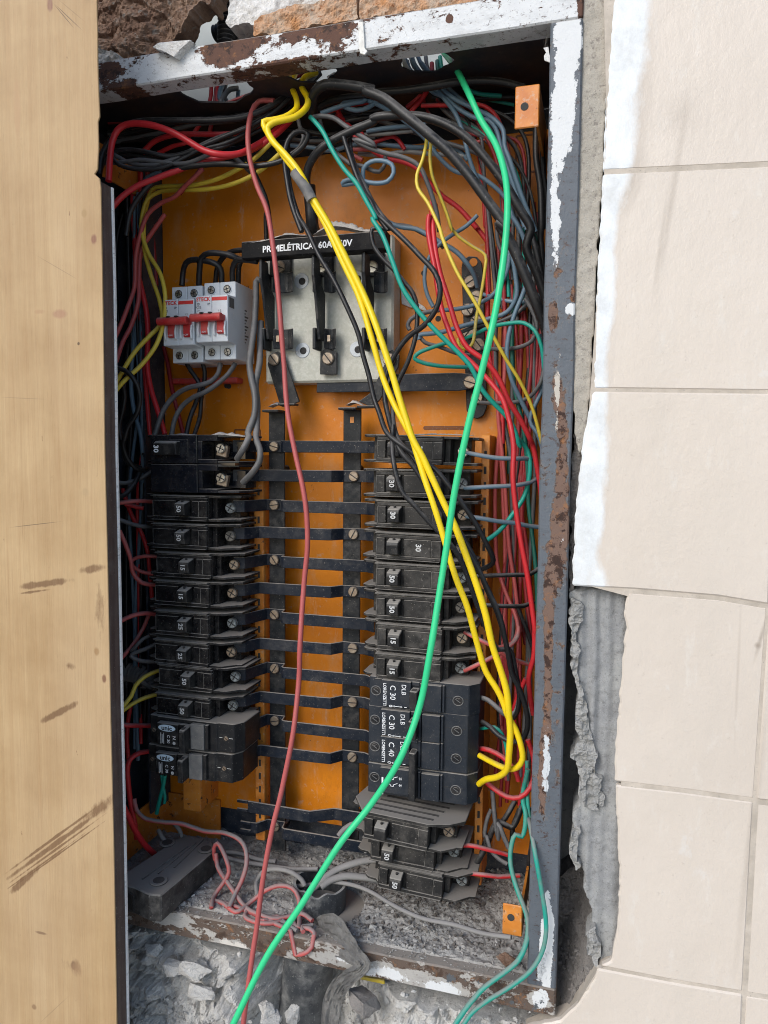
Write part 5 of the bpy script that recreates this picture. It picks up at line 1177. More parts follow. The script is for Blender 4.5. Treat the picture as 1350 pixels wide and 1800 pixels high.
# -- reds upper left
RG = 'red wires at the upper left'
W('A 100,985,2 150,930 220,882,3 300,850 400,812,4 520,768 640,745,5 760,712 860,650,6 930,590 1010,500,8', 11, RED, .10, 'red wire rising from behind the dark strip below the bunch of dark wires', RG, n=10)
W('A 245,725,6 300,672 400,640,6 520,636 640,636 740,622,7 820,600', 10, RED, .35, 'red wire curving level behind the thick red arch', RG)
W('A 320,725,7 400,690 450,678,7 500,615 540,540 565,470 572,395,9', 8, RED, .45, 'dusty red wire dropping from the oblong ceiling hole to the left, bent', RG)
W('A 597,395,9.5 590,470 578,560,8 560,640 552,700,7.6 540,770,7 500,830 440,895,7 420,920,7', 8, DRED, .45, 'dusty red wire dropping straight from the oblong ceiling hole', RG)
W('A 604,395,9 600,480,8.6 640,530 700,560 770,570,8', 8, RED, .5, 'short dusty red wire turning right below the oblong ceiling hole', RG)
W('A 530,800,6 480,850,6 440,890,6.4 400,932 330,965,7 270,1015 240,1085 C 235,80,7 212,190 206,340,7 175,430 125,550,5 90,620,4', 8.5, PINK, .25, 'dull pink wire sweeping down the left side, nearer the strip', RG)
W('C 350,-10,8 330,20,8 285,85,8 240,160 228,300,7.6 225,400 190,520,6.6 150,600 120,690,5', 8.5, PINK, .25, 'dull pink wire bending at the plate edge and down to the left', RG)
W('A 185,800,9 195,900 205,1080 C 208,100,9 214,230 240,350,8 262,450 270,560 266,700,8 285,820 310,900 350,1035,7', 10, RED, .15, 'red wire running down the left side behind the yellow wires', RG)
W('A 232,745,9 232,900 222,1080 C 222,200,9.6 250,400 245,600,9.4 255,750 280,1040,8', 8, RED, .25, 'red wire in the shadow of the left side, left of its neighbour', RG)
W('A 268,815,9.6 262,950 270,1080 C 285,60,11 300,180 310,330,11.2', 8, DRED, .3, 'dark red wire close to the left edge of the orange plate', RG)
W('C 345,620,11.4 365,700,11 380,800 410,920 440,1040,9', 8, DRED, .15, 'dark red wire below the left white breaker going down to the black ones', RG)
W('A 210,745,8 250,745 258,760,8.4', 9, RED, .2, 'short red stub behind the dark bunch at the upper left', RG)
BG = 'blue wires on the left side'
W('A 330,815,9 260,850 235,900,9.6 228,1080 C 232,100,9.4 228,250 215,440,9.2 202,600 190,800,9 205,930 E 235,60,8.6 245,150', 8.5, BLU, .15, 'blue wire running down the left side of the cabinet', BG)
W('A 625,395,9 610,460,8.4 640,505 700,545 760,560,8', 9, BLU, .45, 'blue-grey wire bending right under the oblong ceiling hole', BG)
W('A 640,395,10 632,440 650,490 700,520 745,540,9.4', 8, GRY, .6, 'grey wire under the oblong ceiling hole, behind the blue one', BG)
W('A 700,420,9 660,425 635,450 615,490,8.2 625,530', 10, GRY, .7, 'dusty grey wire end looping at the oblong ceiling hole', BG)
W('A 700,430,10 695,480 688,540,9.6', 8, BLU, .4, 'short blue wire at the right of the oblong ceiling hole', BG)
W('C 150,-10,10 125,100 118,190 118,330,10 130,500', 8, BLK, .2, 'black wire deep against the left side near the top', GB)
# -- yellow, left
YG = 'dirty yellow wires on the left side'
W('A 870,660,6 850,682,6 780,750,6 700,800 600,850,6.6 480,880 350,884,7.4 290,900,7.8 262,980 250,1080 C 255,160,7.4 285,280 325,400,6 338,470 325,520,5.6 285,560 210,640,4 150,735,3 100,830,2', 8.5, DYEL, .22, 'dirty yellow wire down the left side, crossing the white breakers on the left', YG)
W('A 905,720,6 890,735,6 800,812,6.4 680,870 540,900,7 430,902 320,912,7.6 270,942 248,1000 240,1090 C 270,170,7 330,280,6 352,380,5.4 345,500,5 310,610 240,705,3.6 150,790,2.4 100,850,2', 8.5, DYEL, .2, 'dirty yellow wire down the left side, outer one over the white breakers', YG)
# -- black loops left
W('C 100,725,2 135,722 180,745,2.4 218,800 232,870,3 215,940 175,1000 158,1060 E 152,100,3.4 170,170 210,222 250,236,6', 9, BLK, .12, 'black wire making a wide loop behind the strip beside the dirty yellow wires', 'black wires on the left side', n=10)
W('C 100,775,3 140,785 160,840,4 152,920 135,1000 E 150,120,4 175,200 240,222,6.5', 8.5, BLK, .12, 'black wire making the inner loop at the left beside the dirty yellow wires', 'black wires on the left side')
W('E 120,370,3 160,350,4 205,300,5 235,240,6 262,225,7', 9, BLK, .25, 'black wire from the strip up to the lower half of the double breaker', 'black wires on the left side')
W('E 110,290,4 160,295,5 220,280 290,240,7', 8.5, GRY, .5, 'grey wire from the strip to the lower half of the double breaker', 'black wires on the left side')
W('E 100,455,4 150,475,4.6 200,492 250,502,5.6 300,500,7', 8.5, GRY, .35, 'dark grey wire entering the second old breaker on the left', 'grey wires entering the left breakers')
W('C 110,1000,9 150,900 170,700,9.4 190,500', 8, BLK, .1, 'black wire upright in the shadow of the left side', 'black wires on the left side')
# -- into the left breakers
LG = 'red wires entering the left breakers'
W('E 120,392,4 170,384,4.6 230,380,5.4 300,382,7', 8.5, PINK, .4, 'dusty red wire entering the uppermost old breaker on the left', LG)
W('E 150,320,8 170,390 200,460,8 240,530 268,620,8 280,750 290,850,8.4', 8, RED, .35, 'red wire hanging behind the left ends of the breakers', LG)
W('E 160,395,6 200,405 250,415,7', 8, RED, .4, 'short red wire just under the uppermost red one on the left', LG)
W('E 135,520,4 165,590 188,660,4.6 198,720 240,765,5.4 330,780,7', 8.5, PINK, .5, 'dusty pink wire bending down to the lower breaker marked 15 on the left', LG)
W('E 340,645,7 250,642,6 205,655 190,672,5.6 225,710 300,728,7', 7.5, PINK, .35, 'dull red wire hooking back under the upper breaker marked 15 on the left', LG)
W('E 130,955,3.6 190,925,4.4 250,912,5.4 320,920,7', 8.5, PINK, .25, 'pink wire entering the upper breaker marked 25 on the left', LG)
W('E 275,920,7.6 245,990,7 200,1060,6 G 130,170,5', 8, PINK, .5, 'dusty pink wire going down left from the upper breaker marked 25', LG)
W('G 330,75,7 260,110,6 205,130,5.4 190,145,5.2 230,165,5.6 320,172,7', 8, GRY, .5, 'grey wire hooking back at the lower breaker marked 25 on the left', 'grey wires entering the left breakers')
W('G 300,40,7 250,60,6 210,100,5.5 190,120', 7, GRY, .5, 'thin grey wire above the hooked one at the left', 'grey wires entering the left breakers')
W('G 230,260,6 280,290,7 330,310,7.6', 9, GRY, .6, 'stout grey wire leaving the grey corrugated hose', 'grey wires entering the left breakers')
W('G 345,208,7 310,216,6.4 250,245,5.4 210,285,4.6 190,335,4 150,385,3', 8.5, DYEL, .25, 'yellow wire entering the lower left column, upper of two', 'yellow wires entering the left breakers')
W('G 345,318,7 300,328,6.4 235,350,5.4 190,375,4.6 140,410,3.6', 8.5, DYEL, .3, 'yellow wire entering the lower left column, lower of two', 'yellow wires entering the left breakers')
W('G 120,468,3.6 180,472,4.4 230,474,5.4 290,474,6.6', 9, RED, .45, 'pinkish red wire entering the upper oval-badged breaker', LG)
W('G 280,596,6.6 230,604,5.6 190,630,5 175,665,4.6 178,760,4.6 190,850 210,950,5 215,1010,5', 9.5, RED, .18, 'red wire leaving the lower oval-badged breaker and running down the left', LG)
W('G 190,380,8 178,440 172,540,7.4 178,640', 8, RED, .3, 'red wire upright behind the strip beside the oval-badged breakers', LG)
W('G 150,850,2 175,900,2.6 210,975,3.4 250,1035,4.4 I 300,272,5.6', 11, RED, .18, 'red wire with a blunt end resting on the dusty black module', LG, n=10)
W('N 290,1362,8 286,1385 280,1408 275,1430', 8, TEAL, .15, 'short teal wire under the left breakers beside the orange bracket', 'teal wires under the left breakers')
W('N 284,1362,8 287,1385 290,1400 289,1412', 6, TEAL, .3, 'thin teal wire crossing behind the other under the left breakers', 'teal wires under the left breakers')
# -- jumpers of the white breakers
JG = 'black jumpers on the white breakers'
W('C 432,330,8 436,270,8 450,222,7.6 480,206,7.4 540,212 590,226,7.4 615,250 620,320,8', 11, BLK, .12, 'black jumper looping from the left white breaker to the third terminal', JG, n=10)
W('C 512,330,8 515,250,7.6 525,195,7.2 560,175,7 620,178 670,190,7.2 705,208,7.6', 11, BLK, .15, 'black jumper arching highest over the white breakers', JG, n=10)
W('C 672,320,8 672,250,7.6 690,212,7.2 730,208,7 790,216,7', 11, BLK, .12, 'black jumper from the fourth terminal to the knife switch', JG, n=10)
W('C 592,320,9.4 600,240,9 635,185,8.6 680,165,8.4 740,160,8.2', 10, BLK, .2, 'black jumper behind the others reaching the crossbar', JG, n=10)
W('C 700,320,9.4 702,240,9 712,212', 10, BLK, .3, 'short black jumper upright behind the fourth terminal', JG)
W('C 455,700,8 478,738,8 508,780,8 518,820,8 500,880,7.6 470,960 450,1045,6', 9, BLK, .12, 'black wire from the first lower terminal of the white breakers', JG)
W('C 530,700,8.4 540,740 535,800,8.6 522,870 518,950,8 490,1045,6.6', 8.5, BLK, .2, 'black wire from the second lower terminal of the white breakers', JG)
W('C 612,700,8 605,745,7.6 570,785,7 520,802,6.6 460,815 400,850,6.4 345,920 300,1045,5.6', 9.5, GRY, .55, 'dusty grey-black wire from the third lower terminal, swinging left', JG, n=10)
W('C 685,700,8 655,745,7.4 600,795,7 540,835,6.6 480,862 430,905,6.4 400,960 382,1045,5.8', 9.5, GRY, .5, 'dusty grey-black wire from the fourth lower terminal, swinging left', JG, n=10)
W('C 840,330,8.4 790,300,8.4 782,400,8 776,500,7.6 762,620,6.6 752,700,6 762,780,5.6 778,850,5.2 775,950,4.8 745,1030 N 437,770,4 427,790,3.6 417,806,4.4', 12, (.10, .10, .10), .62, 'pale dusty cable from the knife switch down to the upper screw of the double breaker', 'pale dusty cables of the double breaker', n=10)
W('C 806,500,8.4 802,620,7.6 800,700,6.6 782,800,6 790,900,5.4 786,1010,5 E 782,80,4.6 802,140,4.2 800,190,4 770,240,4 720,292,4.6', 12, (.085, .085, .085), .6, 'pale dusty cable looping right to the lower screw of the double breaker', 'pale dusty cables of the double breaker', n=10)
W('A 745,760,6 790,850,6.4 835,960,7 850,1090,8 C 832,-10,9 832,120,9.6', 9, BLK, .15, 'black wire hanging behind the long red one down to the crossbar', GB)
W('A 680,745,7 740,800,7 790,850,7', 9, GRY, .4, 'short dark wire crossing behind the long red wire above the plate', GB)
# -- upper middle and right: blue-grey tangle
UG2 = 'blue-grey wires fanning out below the right ceiling hole'
W('B 335,260,8 345,300,7.6 380,350,7.4 430,400 500,480,7 545,545,6.8 580,640 600,730,7 650,860,7.4 710,960,8', 8.5, BLU, .42, 'blue-grey wire falling steeply from the right ceiling hole, left one', UG2)
W('B 300,280,8 325,330 380,385,7.4 440,440 480,455 560,520,7 640,560,6.8 700,568,6.6 735,610 760,700,6.6 800,830 850,970 880,1090,7', 8.5, BLU, .35, 'blue wire running right then down beside the bright green wire', UG2)
W('B 380,300,8 420,350,7.6 480,420,7.2 540,470 620,510,7 720,560,6.4 770,620 775,690 800,760,6.2 840,880 890,1020 920,1100,7', 9, BLU, .25, 'blue wire just right of the bright green wire near the top', UG2)
W('B 360,260,9 390,320,8.4 450,370,8 520,430,7.8 600,500 650,540,7.4 690,580 730,680,7 780,820 830,950 870,1080', 8, BLU, .3, 'blue wire under its neighbour behind the bright green wire', UG2)
W('B 310,290,8.6 330,350 400,390,8 460,400,8', 8.5, GRY, .6, 'grey wire curling at the left of the right ceiling hole', UG2)
W('B 330,275,9 345,320 400,360,8.6 470,420,8 520,470,8 620,560,7.6', 7.5, LGR, .5, 'pale grey wire among the blue ones below the right ceiling hole', UG2)
W('B 400,270,9.6 410,330,9 440,380 500,430 560,470,8.6', 8, GRY, .5, 'dark grey wire at the middle of the right ceiling hole', UG2)
W('B 470,270,9.4 480,330,9 510,380,8.6 600,425 650,445,8.6 760,455,9', 8, TEAL, .25, 'teal wire turning level toward the upper right orange lug', 'teal wires at the upper right')
W('B 455,290,9.6 462,350,9.2 500,400', 9, DGRN, .2, 'dark green wire beside the bright green one at the right ceiling hole', 'teal wires at the upper right')
W('B 610,450,10 700,475 820,498,10.6', 7, TEAL, .3, 'faint teal wire in shadow left of the upper right orange lug', 'teal wires at the upper right')
W('B 430,300,9 430,380,8.4 390,460 340,520,8 300,570', 9, RED, .35, 'red wire bending down left from the right ceiling hole', 'red wires at the upper middle')
W('B 408,400,9 370,460,8.6 310,510', 9, RED, .4, 'red wire beside the bent one left of the bright green wire', 'red wires at the upper middle')
W('B 380,500,8 480,500,8 560,500 650,495,8 700,515 740,560,8 770,640,8', 8.5, RED, .45, 'dusty red wire running level behind the bright green wire', 'red wires at the upper middle')
W('B 615,590,9.4 640,680,9.6 665,800,9.8 685,1080,10 D 740,0,10 750,250,10 748,500 752,640,10 790,800 815,900 820,1080,9.6', 9, RED, .2, 'red wire running straight down the orange plate right of the terminal bar', 'red wires down the right side')
W('A 1090,540,5 1200,500,5.4 1300,480,5.6 B 0,495,5.6 70,525 130,510 170,480,6', 9, BLU, .45, 'blue-grey wire level above the upper arc of the cable', UG2)
W('A 1060,560,7 1180,510,7 1350,480,7 B 60,480,7.4 120,490', 8, RED, .45, 'dusty red wire level behind the black arcs', 'red wires at the upper middle')
W('B 120,475,6 180,500,6 260,545,6.4 320,590,6.4 400,660,7 450,730 520,800,7.4 560,820 640,830,7.6 720,880 780,940,8 820,1040 850,1100', 8.5, BLU, .45, 'dusty blue wire slanting across behind both black arcs', UG2)
W('B 120,625,7 200,610,7 320,598,7 400,590', 9, BLU, .4, 'blue-grey wire level between the two black arcs', UG2)
W('B 110,640,7.4 230,632,7.4 340,622,7.4', 8, LGR, .5, 'pale wire level just under the blue-grey one between the arcs', UG2)
W('B 30,690,8.4 140,680,8.4 240,690 360,700,8.6 500,695 560,715 600,760,9', 9, BLU, .45, 'blue-grey wire level above the top edge of the orange plate', UG2)
W('B 80,730,8.6 200,735 300,720 400,728,8.8 520,735 610,742,9', 9, LGR, .5, 'pale dusty wire level along the top edge of the orange plate', UG2)
W('A 950,690,8.6 1050,700 1140,715,8.6 1230,690 1350,685', 8.5, BLU, .5, 'blue-grey wire along the plate edge left of the green wire', UG2)
W('A 940,660,9 1060,672 1200,660,9 1350,655', 8, GRY, .5, 'grey wire along the plate edge left of the green wire', UG2)
W('A 880,610,9 1000,620 1120,640 1250,620,9 1350,615', 9, BLK, .3, 'black wire level behind the tangle at the top middle', UG2)
W('A 1210,575,7 1350,545,7 B 100,540,7 190,515', 10, BLK, .25, 'black wire level under the upper arc of the cable', UG2)
W('A 1160,500,7.4 1190,560,7.2 1240,610,7 1300,650,6.8 B 60,650,6.8 130,700 200,745,7 300,770,7.4 360,800,7.6 420,870,8 480,930,8.6 560,990,9 650,1090,9.4 D 670,20,9.6 740,110 800,210,10', 9.5, RED, .25, 'red wire slanting from the top middle down to the right side', 'red wires at the upper middle')
W('B 100,640,8 120,680,8 250,650 300,710,8.4', 8, RED, .35, 'short red wire crossing under the lower arc', 'red wires at the upper middle')
W('A 1165,545,8 1230,610,7.8 1350,700,7.8 B 30,715,7.8 100,760', 8, PINK, .45, 'pink wire beside the slanting red one at the top middle', 'red wires at the upper middle')
W('A 1085,560,6 1095,600,5.6 1130,680,5.2 1180,740 1230,780,5 B 40,780,5.2 100,790 180,815,5.4 210,770,5.6 208,740', 8, GRY, .6, 'dusty grey wire ending in a hook beside the blue loop', 'grey wires above the knife switch')
W('B 130,880,5 60,870,5 5,878,5 10,862,4.8 60,850 150,868,4.6 220,860 250,820,4.6 240,780 190,762,4.6 140,768 105,800 108,880,5 130,960,5.4 170,1030 220,1085,6', 8.5, BLU, .30, 'blue wire coiled into a small loop above the knife switch', 'grey wires above the knife switch', n=10)
W('A 1045,560,4.6 1080,552,4.4 1150,560,4.2 1210,600 1290,650,4.2 1350,690 B 60,660,4.4 130,700,4.6 220,730 300,750,5 370,790 410,870,5.4 440,960 455,1020 465,1100,6', 9, GRY, .55, 'dusty grey wire arching right and down beside the thin yellow wire', 'grey wires above the knife switch', n=10)
W('A 1200,650,4 1215,700,3.8 1235,760 1260,830,3.6 1290,900 1330,960,3.4 B 160,1000,3.2 220,1090,3 D 230,0,3 330,90,2.6 430,190,2.2 500,270,2 524,350,2 505,440,2.2 445,520,2.6 375,570,3 320,640,3 272,740,3 260,850,3 290,1000,2 330,1100,1 F 320,110,.6 345,160,.4 400,220,.4 470,330 520,400,.4 570,480,.6 620,560,.8 680,660,.8 760,820,1 810,940,1.2 832,1040,1.6 H 845,130,2 865,230,2.4 900,300 930,390,2.8 940,470,3 920,530,3.4 870,552,4 800,520,4.4 760,480,4.8 720,455,5.4', 10, BLK, .24, 'black wire swinging right of the knife switch, then down to the second C 30 breaker', 'black wires across the middle', n=10)
W('B 40,640,5 45,720,4.6 70,800,4.2 110,880,4 150,960,3.6 190,1020 240,1085,3.2 D 200,60,3 208,140,3 250,200,3 300,250 350,310,3 395,370 414,450,3 408,560,3 370,690,3 320,800,3 300,900,3 305,1000,2 330,1070,1.4 F 350,120,.8 400,180,.6 460,290,.6 530,390,.6 600,500,.8 660,600 700,680,1 740,790,1.4 790,900 825,1010,1.6', 9, BLK, .35, 'dusty black wire left of the teal one, passing behind the yellow pair', 'black wires across the middle', n=10)
W('F 300,20,1.6 296,120,1 305,210,.4 340,330,.2 410,410,.2 490,500,.3 560,570,.4 620,660,.6 660,760,.8 700,880,1 745,990,1.4 800,1085,2 H 850,110,2.4 880,220 898,330,3.4 892,400,4 870,440,5', 9.5, BLK, .38, 'dusty black wire sagging left across the breakers marked 30', 'black wires across the middle', n=10)
W('A 1040,555,3.6 1075,590,3.4 1105,630,3.2 1150,720,3 1200,800 1260,870,2.8 1310,960 1350,1040 D 200,10,2.6 250,90,2.4 300,220,2.2 345,340,2.2 420,450,2.4 500,540,2.6 600,640,3 670,720,3.4 720,820,4 780,890,4.6 830,940,5 870,1000 900,1090,6 F 900,90,6.6 938,140,7 950,220,7 925,350,7 870,440,6.6 800,525,5.8 730,575,5', 9, TEAL, .14, 'teal wire slanting past the knife switch, down the right side and back to a breaker', 'teal wires across the middle', n=10, name='teal_wire')
W('B 405,655,4.4 402,690,4.2 385,760,4 358,830,3.8 362,890,3.6 410,960,3.4 440,1020,3.2 470,1090,3 D 530,90,2.8 600,260,2.6 690,410,2.8 760,545,3.4 830,670,4.4 900,780,5.4 960,910,6.4 1005,1080,7', 7, DYEL, .06, 'thin yellow wire slanting from the black arcs down to the right side', 'thin yellow wires on the right', name='yellow_wire')
W('B 425,675,5.6 420,730,5.6 430,830,5.8 465,920,6.2 500,1010 525,1090,7 D 580,60,7.4 610,95,7.6 680,145,8 738,185,8.2 735,260,8.2 715,380,8.4 695,480,8.4 685,560,8 675,605,7.6 645,632,7.4 612,612,7.2 608,580', 6.5, DYEL, .6, 'thin dirty yellow wire over the terminal bar with a hooked end', 'thin yellow wires on the right', name='yellow_wire')
W('B 425,960,6 430,1040,5.6 D 470,0,5 466,60,5 475,130,4.8 500,260,4.4 530,440,4 560,530,3.8 600,620,3.6 690,710,3.6 770,800,3.4 820,870,3.2 855,980,3 F 860,30,2.8 872,120,2.6 868,250,2.4 880,400,2.4 905,560,2.4 935,720,2.6 958,880,2.8 972,1000,3 H 970,20,3.2 968,140,3.6 945,240,4 950,330,4.6 965,420,5', 10, RED, .07, 'bright red wire down the right side, the left one of the pair', 'pair of bright red wires on the right', n=10, name='red_wire')
W('B 445,970,6.4 450,1050,6 D 492,10,5.4 495,120,5 520,260,4.6 565,400,4.2 600,520,4 650,620,4 740,690,4.2 800,770,4.6 850,880,5 900,960,5.4 950,1060,6 F 960,110,6.6 985,230,7 1000,330,7.4 1008,450,8 1000,600,8.6', 10, RED, .07, 'bright red wire down the right side, the right one of the pair', 'pair of bright red wires on the right', n=10, name='red_wire')
# -- loops round the terminal bar
TG = 'grey and blue wires looping round the terminal bar'
W('D 240,10,8.6 330,50,8.6 410,60 460,85,8.6 520,120 600,170,8.8 650,225,9 685,280 700,335,10.6', 9, BLU, .5, 'dusty blue wire ending on the top screw of the terminal bar', TG)
W('D 700,-5,8 650,45,8.2 580,90,8.4 510,145,8.6 462,215,8.8 448,300,8.8 465,380 492,432,8.8', 8, BLU, .5, 'dusty blue wire bowing left in front of the orange plate', TG)
W('D 530,445,9 600,440,9.2 690,420,9.4 760,385,9.2 800,340,9 840,260,8.6 850,160,8.4 820,70,8.2 800,10', 8.5, BLU, .45, 'blue-grey wire from the terminal bar rising to the right', TG)
W('D 720,370,10.4 780,385,9.6 850,405,9.2 930,405,9 1000,370,9', 8, BLU, .45, 'blue-grey wire level at the second screw of the terminal bar', TG)
W('D 380,540,8 370,520,8 385,490,8 440,462,8.2 520,445', 8.5, GRY, .5, 'grey wire hooking back left of the black loops', TG)
W('D 425,585,8.4 420,565,8.4 470,558,8.4 540,548,8.6 640,518,9 760,485,9.2 840,455,9 885,380,8.6 880,280 865,180,8.2 850,90,8', 9, BLU, .35, 'blue wire from the left hook curving up the right side', TG)
W('D 610,555,9.6 700,520,9.6 800,500,9.4 900,450,9 960,390,8.8', 8, GRY, .4, 'grey wire slanting up right of the terminal bar', TG)
W('D 425,570,8.6 450,600,8.6 520,620,8.8 600,650,9.2 660,660,10', 7.5, GRY, .55, 'dusty grey wire from the left hook to the terminal bar', TG)
W('D 860,-5,7.4 900,60,7.4 940,170,7.6 945,270,7.8 920,360,8 880,460,8 850,560,8 840,660,8 860,770,8.2 910,880,8.6 970,1000,9 1010,1090', 9, BLU, .3, 'blue wire weaving down the right side', TG)
W('D 640,582,10 690,560,9 760,528,8.4 850,508,7.8 920,506,7.4 970,540,7 1000,610,7 1018,720,7.4 1030,850,8', 8, TEAL, .30, 'teal wire from the terminal bar arching to the right frame', TG, name='teal_wire')
W('D 560,600,8.6 480,625,8.2 415,652,8 400,675,8 440,695,8.2 530,712,8.8 650,715,10', 8, TEAL, .5, 'dusty green wire making a long hook left of the terminal bar', TG, name='teal_wire')
W('D 720,625,10.4 800,632,9.4 900,622,8.6 960,590,8 982,530,7.8 960,450,7.8 925,390', 8, GRY, .5, 'grey wire looping right from the lower screws of the terminal bar', TG)
W('D 710,885,10.6 790,888,9.6 880,882,9 950,855,8.4 1000,790,8 1020,700,8', 8, GRY, .5, 'grey wire looping right from the foot of the terminal bar', TG)
W('D 540,150,9 500,110,9 440,80,9 380,50,9 310,40', 8, GRY, .5, 'grey wire slanting at the upper left of the terminal bar', TG)
# -- verticals on the right
VG = 'dark wires running down the right side'
for s, w_, col, lab in [
    ('D 800,0,9 830,150,9.4 832,400,9.8 830,700,10 810,1000,10 F 800,100,10 785,300,10 785,500,10 795,680,10 840,830 880,920,9 893,980,8.6 870,1050,8 800,1075,7', 8, PINK, 'dusty pink wire down the right side hooking back at the bottom to a breaker'),
    ('D 830,400,10.6 822,700,10.8 830,1000 F 820,100,10.8 835,400,10.8 870,700,10.8 900,900 930,1060,10.6', 9, DRED, 'dark red wire down the orange plate, left of its neighbours'),
    ('D 960,560,9.6 955,700,9.8 930,1000,9.8 F 925,150,10 910,450,10 930,800,10 960,1060,9.6', 9, DRED, 'dark red wire just inside the right frame'),
    ('D 900,60,9 885,300,9.4 865,560,9.6 875,800 920,1020,9.6 F 935,200,9.8 945,420,10 975,680,9.6 985,900', 8, DGRN, 'dark green wire down the right side in shadow'),
    ('D 930,30,8.4 980,120,8.4 1010,250,8.8 1015,500,9.2', 9, DGRN, 'dark green wire close to the frame at the upper right'),
    ('D 900,0,7.8 960,100,7.4 1000,260,7.4 1030,500', 12, BLK, 'black cable beside the frame at the upper right'),
    ('B 925,600,7.4 925,750,7.4 945,900,7.6 950,1080 D 1000,100,8 1020,350,8.4', 12, BLK, 'black cable dropping from the upper right orange lug'),
    ('B 950,610,8.4 958,800,8.6 975,1000 D 1010,60,8.8', 10, BLK, 'second black cable dropping from the upper right orange lug'),
    ('D 790,30,8.6 800,130,8.8 870,260,9 910,350,9.2 960,430,9.4 980,520,9.6', 8, GRY, 'grey wire slanting down to the frame right of the bright green wire'),
    ('F 800,0,9.4 830,300,9.6 850,600,9.6 880,800,9.4 905,1000', 8, PINK, 'dusty pink wire down the right side behind the bright red one'),
    ('D 790,620,10.6 795,900,10.6 F 845,100,10.6 850,250', 8, DGRN, 'dark green wire on the orange plate below the terminal bar'),
    ('D 1000,560,8.6 1012,800,8.6 F 950,0,8.4 985,60,8.2 1010,140', 8, BLU, 'dark blue wire against the right frame at mid height'),
    ('F 890,880,9 930,980,9 H 940,40,9 960,100', 8, BLK, 'black wire deep on the right side below the middle'),
    ('H 930,250,8 900,320,8.4 870,420,8.8 905,560,8.8 925,700,8.8 900,850', 9, RED, 'red wire in the shadow right of the yellow loops'),
    ('H 940,540,6 965,620,6 968,700,5.6 950,770,5 900,815,4.8 840,812,5 780,775,5.4 730,735,6', 10, RED, 'red wire curling back into the lowest dark grey breaker')]:
    W(s, w_, col, .30, lab, VG)
W('H 700,580,6 760,592,5.2 820,625,4.8 862,668,4.6 885,700 895,735,4.8', 10, RED, .35, 'red wire leaving the C 40 breaker, with a blunt end', 'wires leaving the dark grey breakers')
W('H 700,335,6 750,352,5 800,395,4.4 840,425,4.6 880,410,5 900,340,6', 9.5, GRY, .6, 'dusty grey wire leaving the upper C 30 breaker', 'wires leaving the dark grey breakers')
W('H 700,490,6.4 740,485,5.8 780,480,5.2 815,510,5.2 838,580,5.4 842,640', 7, TEAL, .35, 'thin teal wire leaving the lower C 30 breaker', 'wires leaving the dark grey breakers')
# -- stubs from the right breakers
SG = 'wires leaving the right ends of the old breakers'
for s, col, d, lab in [
    ('F 650,150,6 700,160,5.4 790,175,5.6 880,178,6 960,178,7.4', BLU, .6, 'grey-blue wire leaving the topmost right breaker'),
    ('F 640,318,6 690,316,5.2 780,312,5.4 880,305,6 950,290,7 995,262,8', BLU, .6, 'grey-blue wire leaving the second right breaker'),
    ('F 650,455,6 700,460,5.2 790,475,5.6 880,485,6.4 950,500,7.4 1000,505,8', BLU, .55, 'grey-blue wire leaving the third right breaker'),
    ('F 700,738,6 760,735,5.6 860,732,6 950,728,7 990,700,8', BLK, .45, 'dusty black wire leaving the upper right breaker marked 50'),
    ('F 700,872,6 760,875,5.6 850,880,6.2 920,878,7 965,860,8', BLK, .45, 'dusty black wire leaving the lower right breaker marked 50'),
    ('H 640,30,6 700,62,5.4 760,90,5.4 830,135,6 890,165,7 950,185,8', PINK, .6, 'dusty pink wire leaving the upper right breaker marked 15'),
    ('H 640,212,6 700,185,5.4 770,150,5.8 850,100,6.6 890,50,7.6 895,0,8', PINK, .55, 'dusty pink wire leaving the lower right breaker marked 15'),
    ('J 620,232,5.6 680,235,5.2 760,255,5.6 850,280,6.4', RED, .5, 'dusty red wire leaving the second lowest breaker on the right'),
    ('J 650,362,5.6 720,370,5.2 800,380,5.8 900,375,6.8', RED, .55, 'dusty red wire leaving the lowest breaker on the right')]:
    W(s, 8.5, col, d, lab, SG)
# -- bottom right
QG = 'dusty wires at the lower right'
W('H 940,680,5 915,820,5 930,900,4.6 910,1000,4.4 J 880,180,4.2 858,250,4 858,330,3.6 885,430,3 920,520,2 940,590,1 935,680,0 900,770,-.6 820,840,-1 740,900,-1.4 670,975,-1.8 600,1075,-2.2 560,1140,-2.4', 9.5, TEAL, .55, 'dusty teal wire leaving over the bottom rail, left of two', QG, n=10, name='teal_wire')
W('H 935,640,5.6 940,850,5 955,980,4.4 J 945,110,2 965,220,-.3 985,330,-.9 1005,450,-1 1022,560,-1 1026,640,-1 1005,740,-1.1 950,830,-1.3 860,900,-1.4 760,960,-1.6 680,1020,-1.8 630,1090,-2.2 600,1150', 8.5, TEAL, .65, 'dusty teal wire leaving over the bottom rail, right of two', QG, n=10, name='teal_wire')
W('H 770,780,7 785,930,6.6 800,1010 J 800,130,6.2 830,200,6 850,245,6', 9, GRY, .6, 'dusty dark wire bending down behind the lowest right breakers', QG)
W('H 765,870,8 745,920,7.6 735,1000,7.2 J 745,190,7 760,250,6.6 800,295,6.4 840,320', 8, GRY, .65, 'dusty grey wire bowing left beside the orange rail', QG)
W('H 880,830,8.6 820,930,8 750,1000,8 J 720,270', 10, BLK, .5, 'dusty black cable slanting to the lower left behind the breakers', QG)
W('H 915,850,8 860,960,7.6 J 800,120,7.4 740,240,7.2 690,330,7', 11, BLK, .55, 'thick dusty cable slanting down behind the lowest red wires', QG)
W('H 900,870,9 870,950,8.6 860,1050,8.6', 9, BLK, .5, 'dusty black wire upright at the lower right', QG)
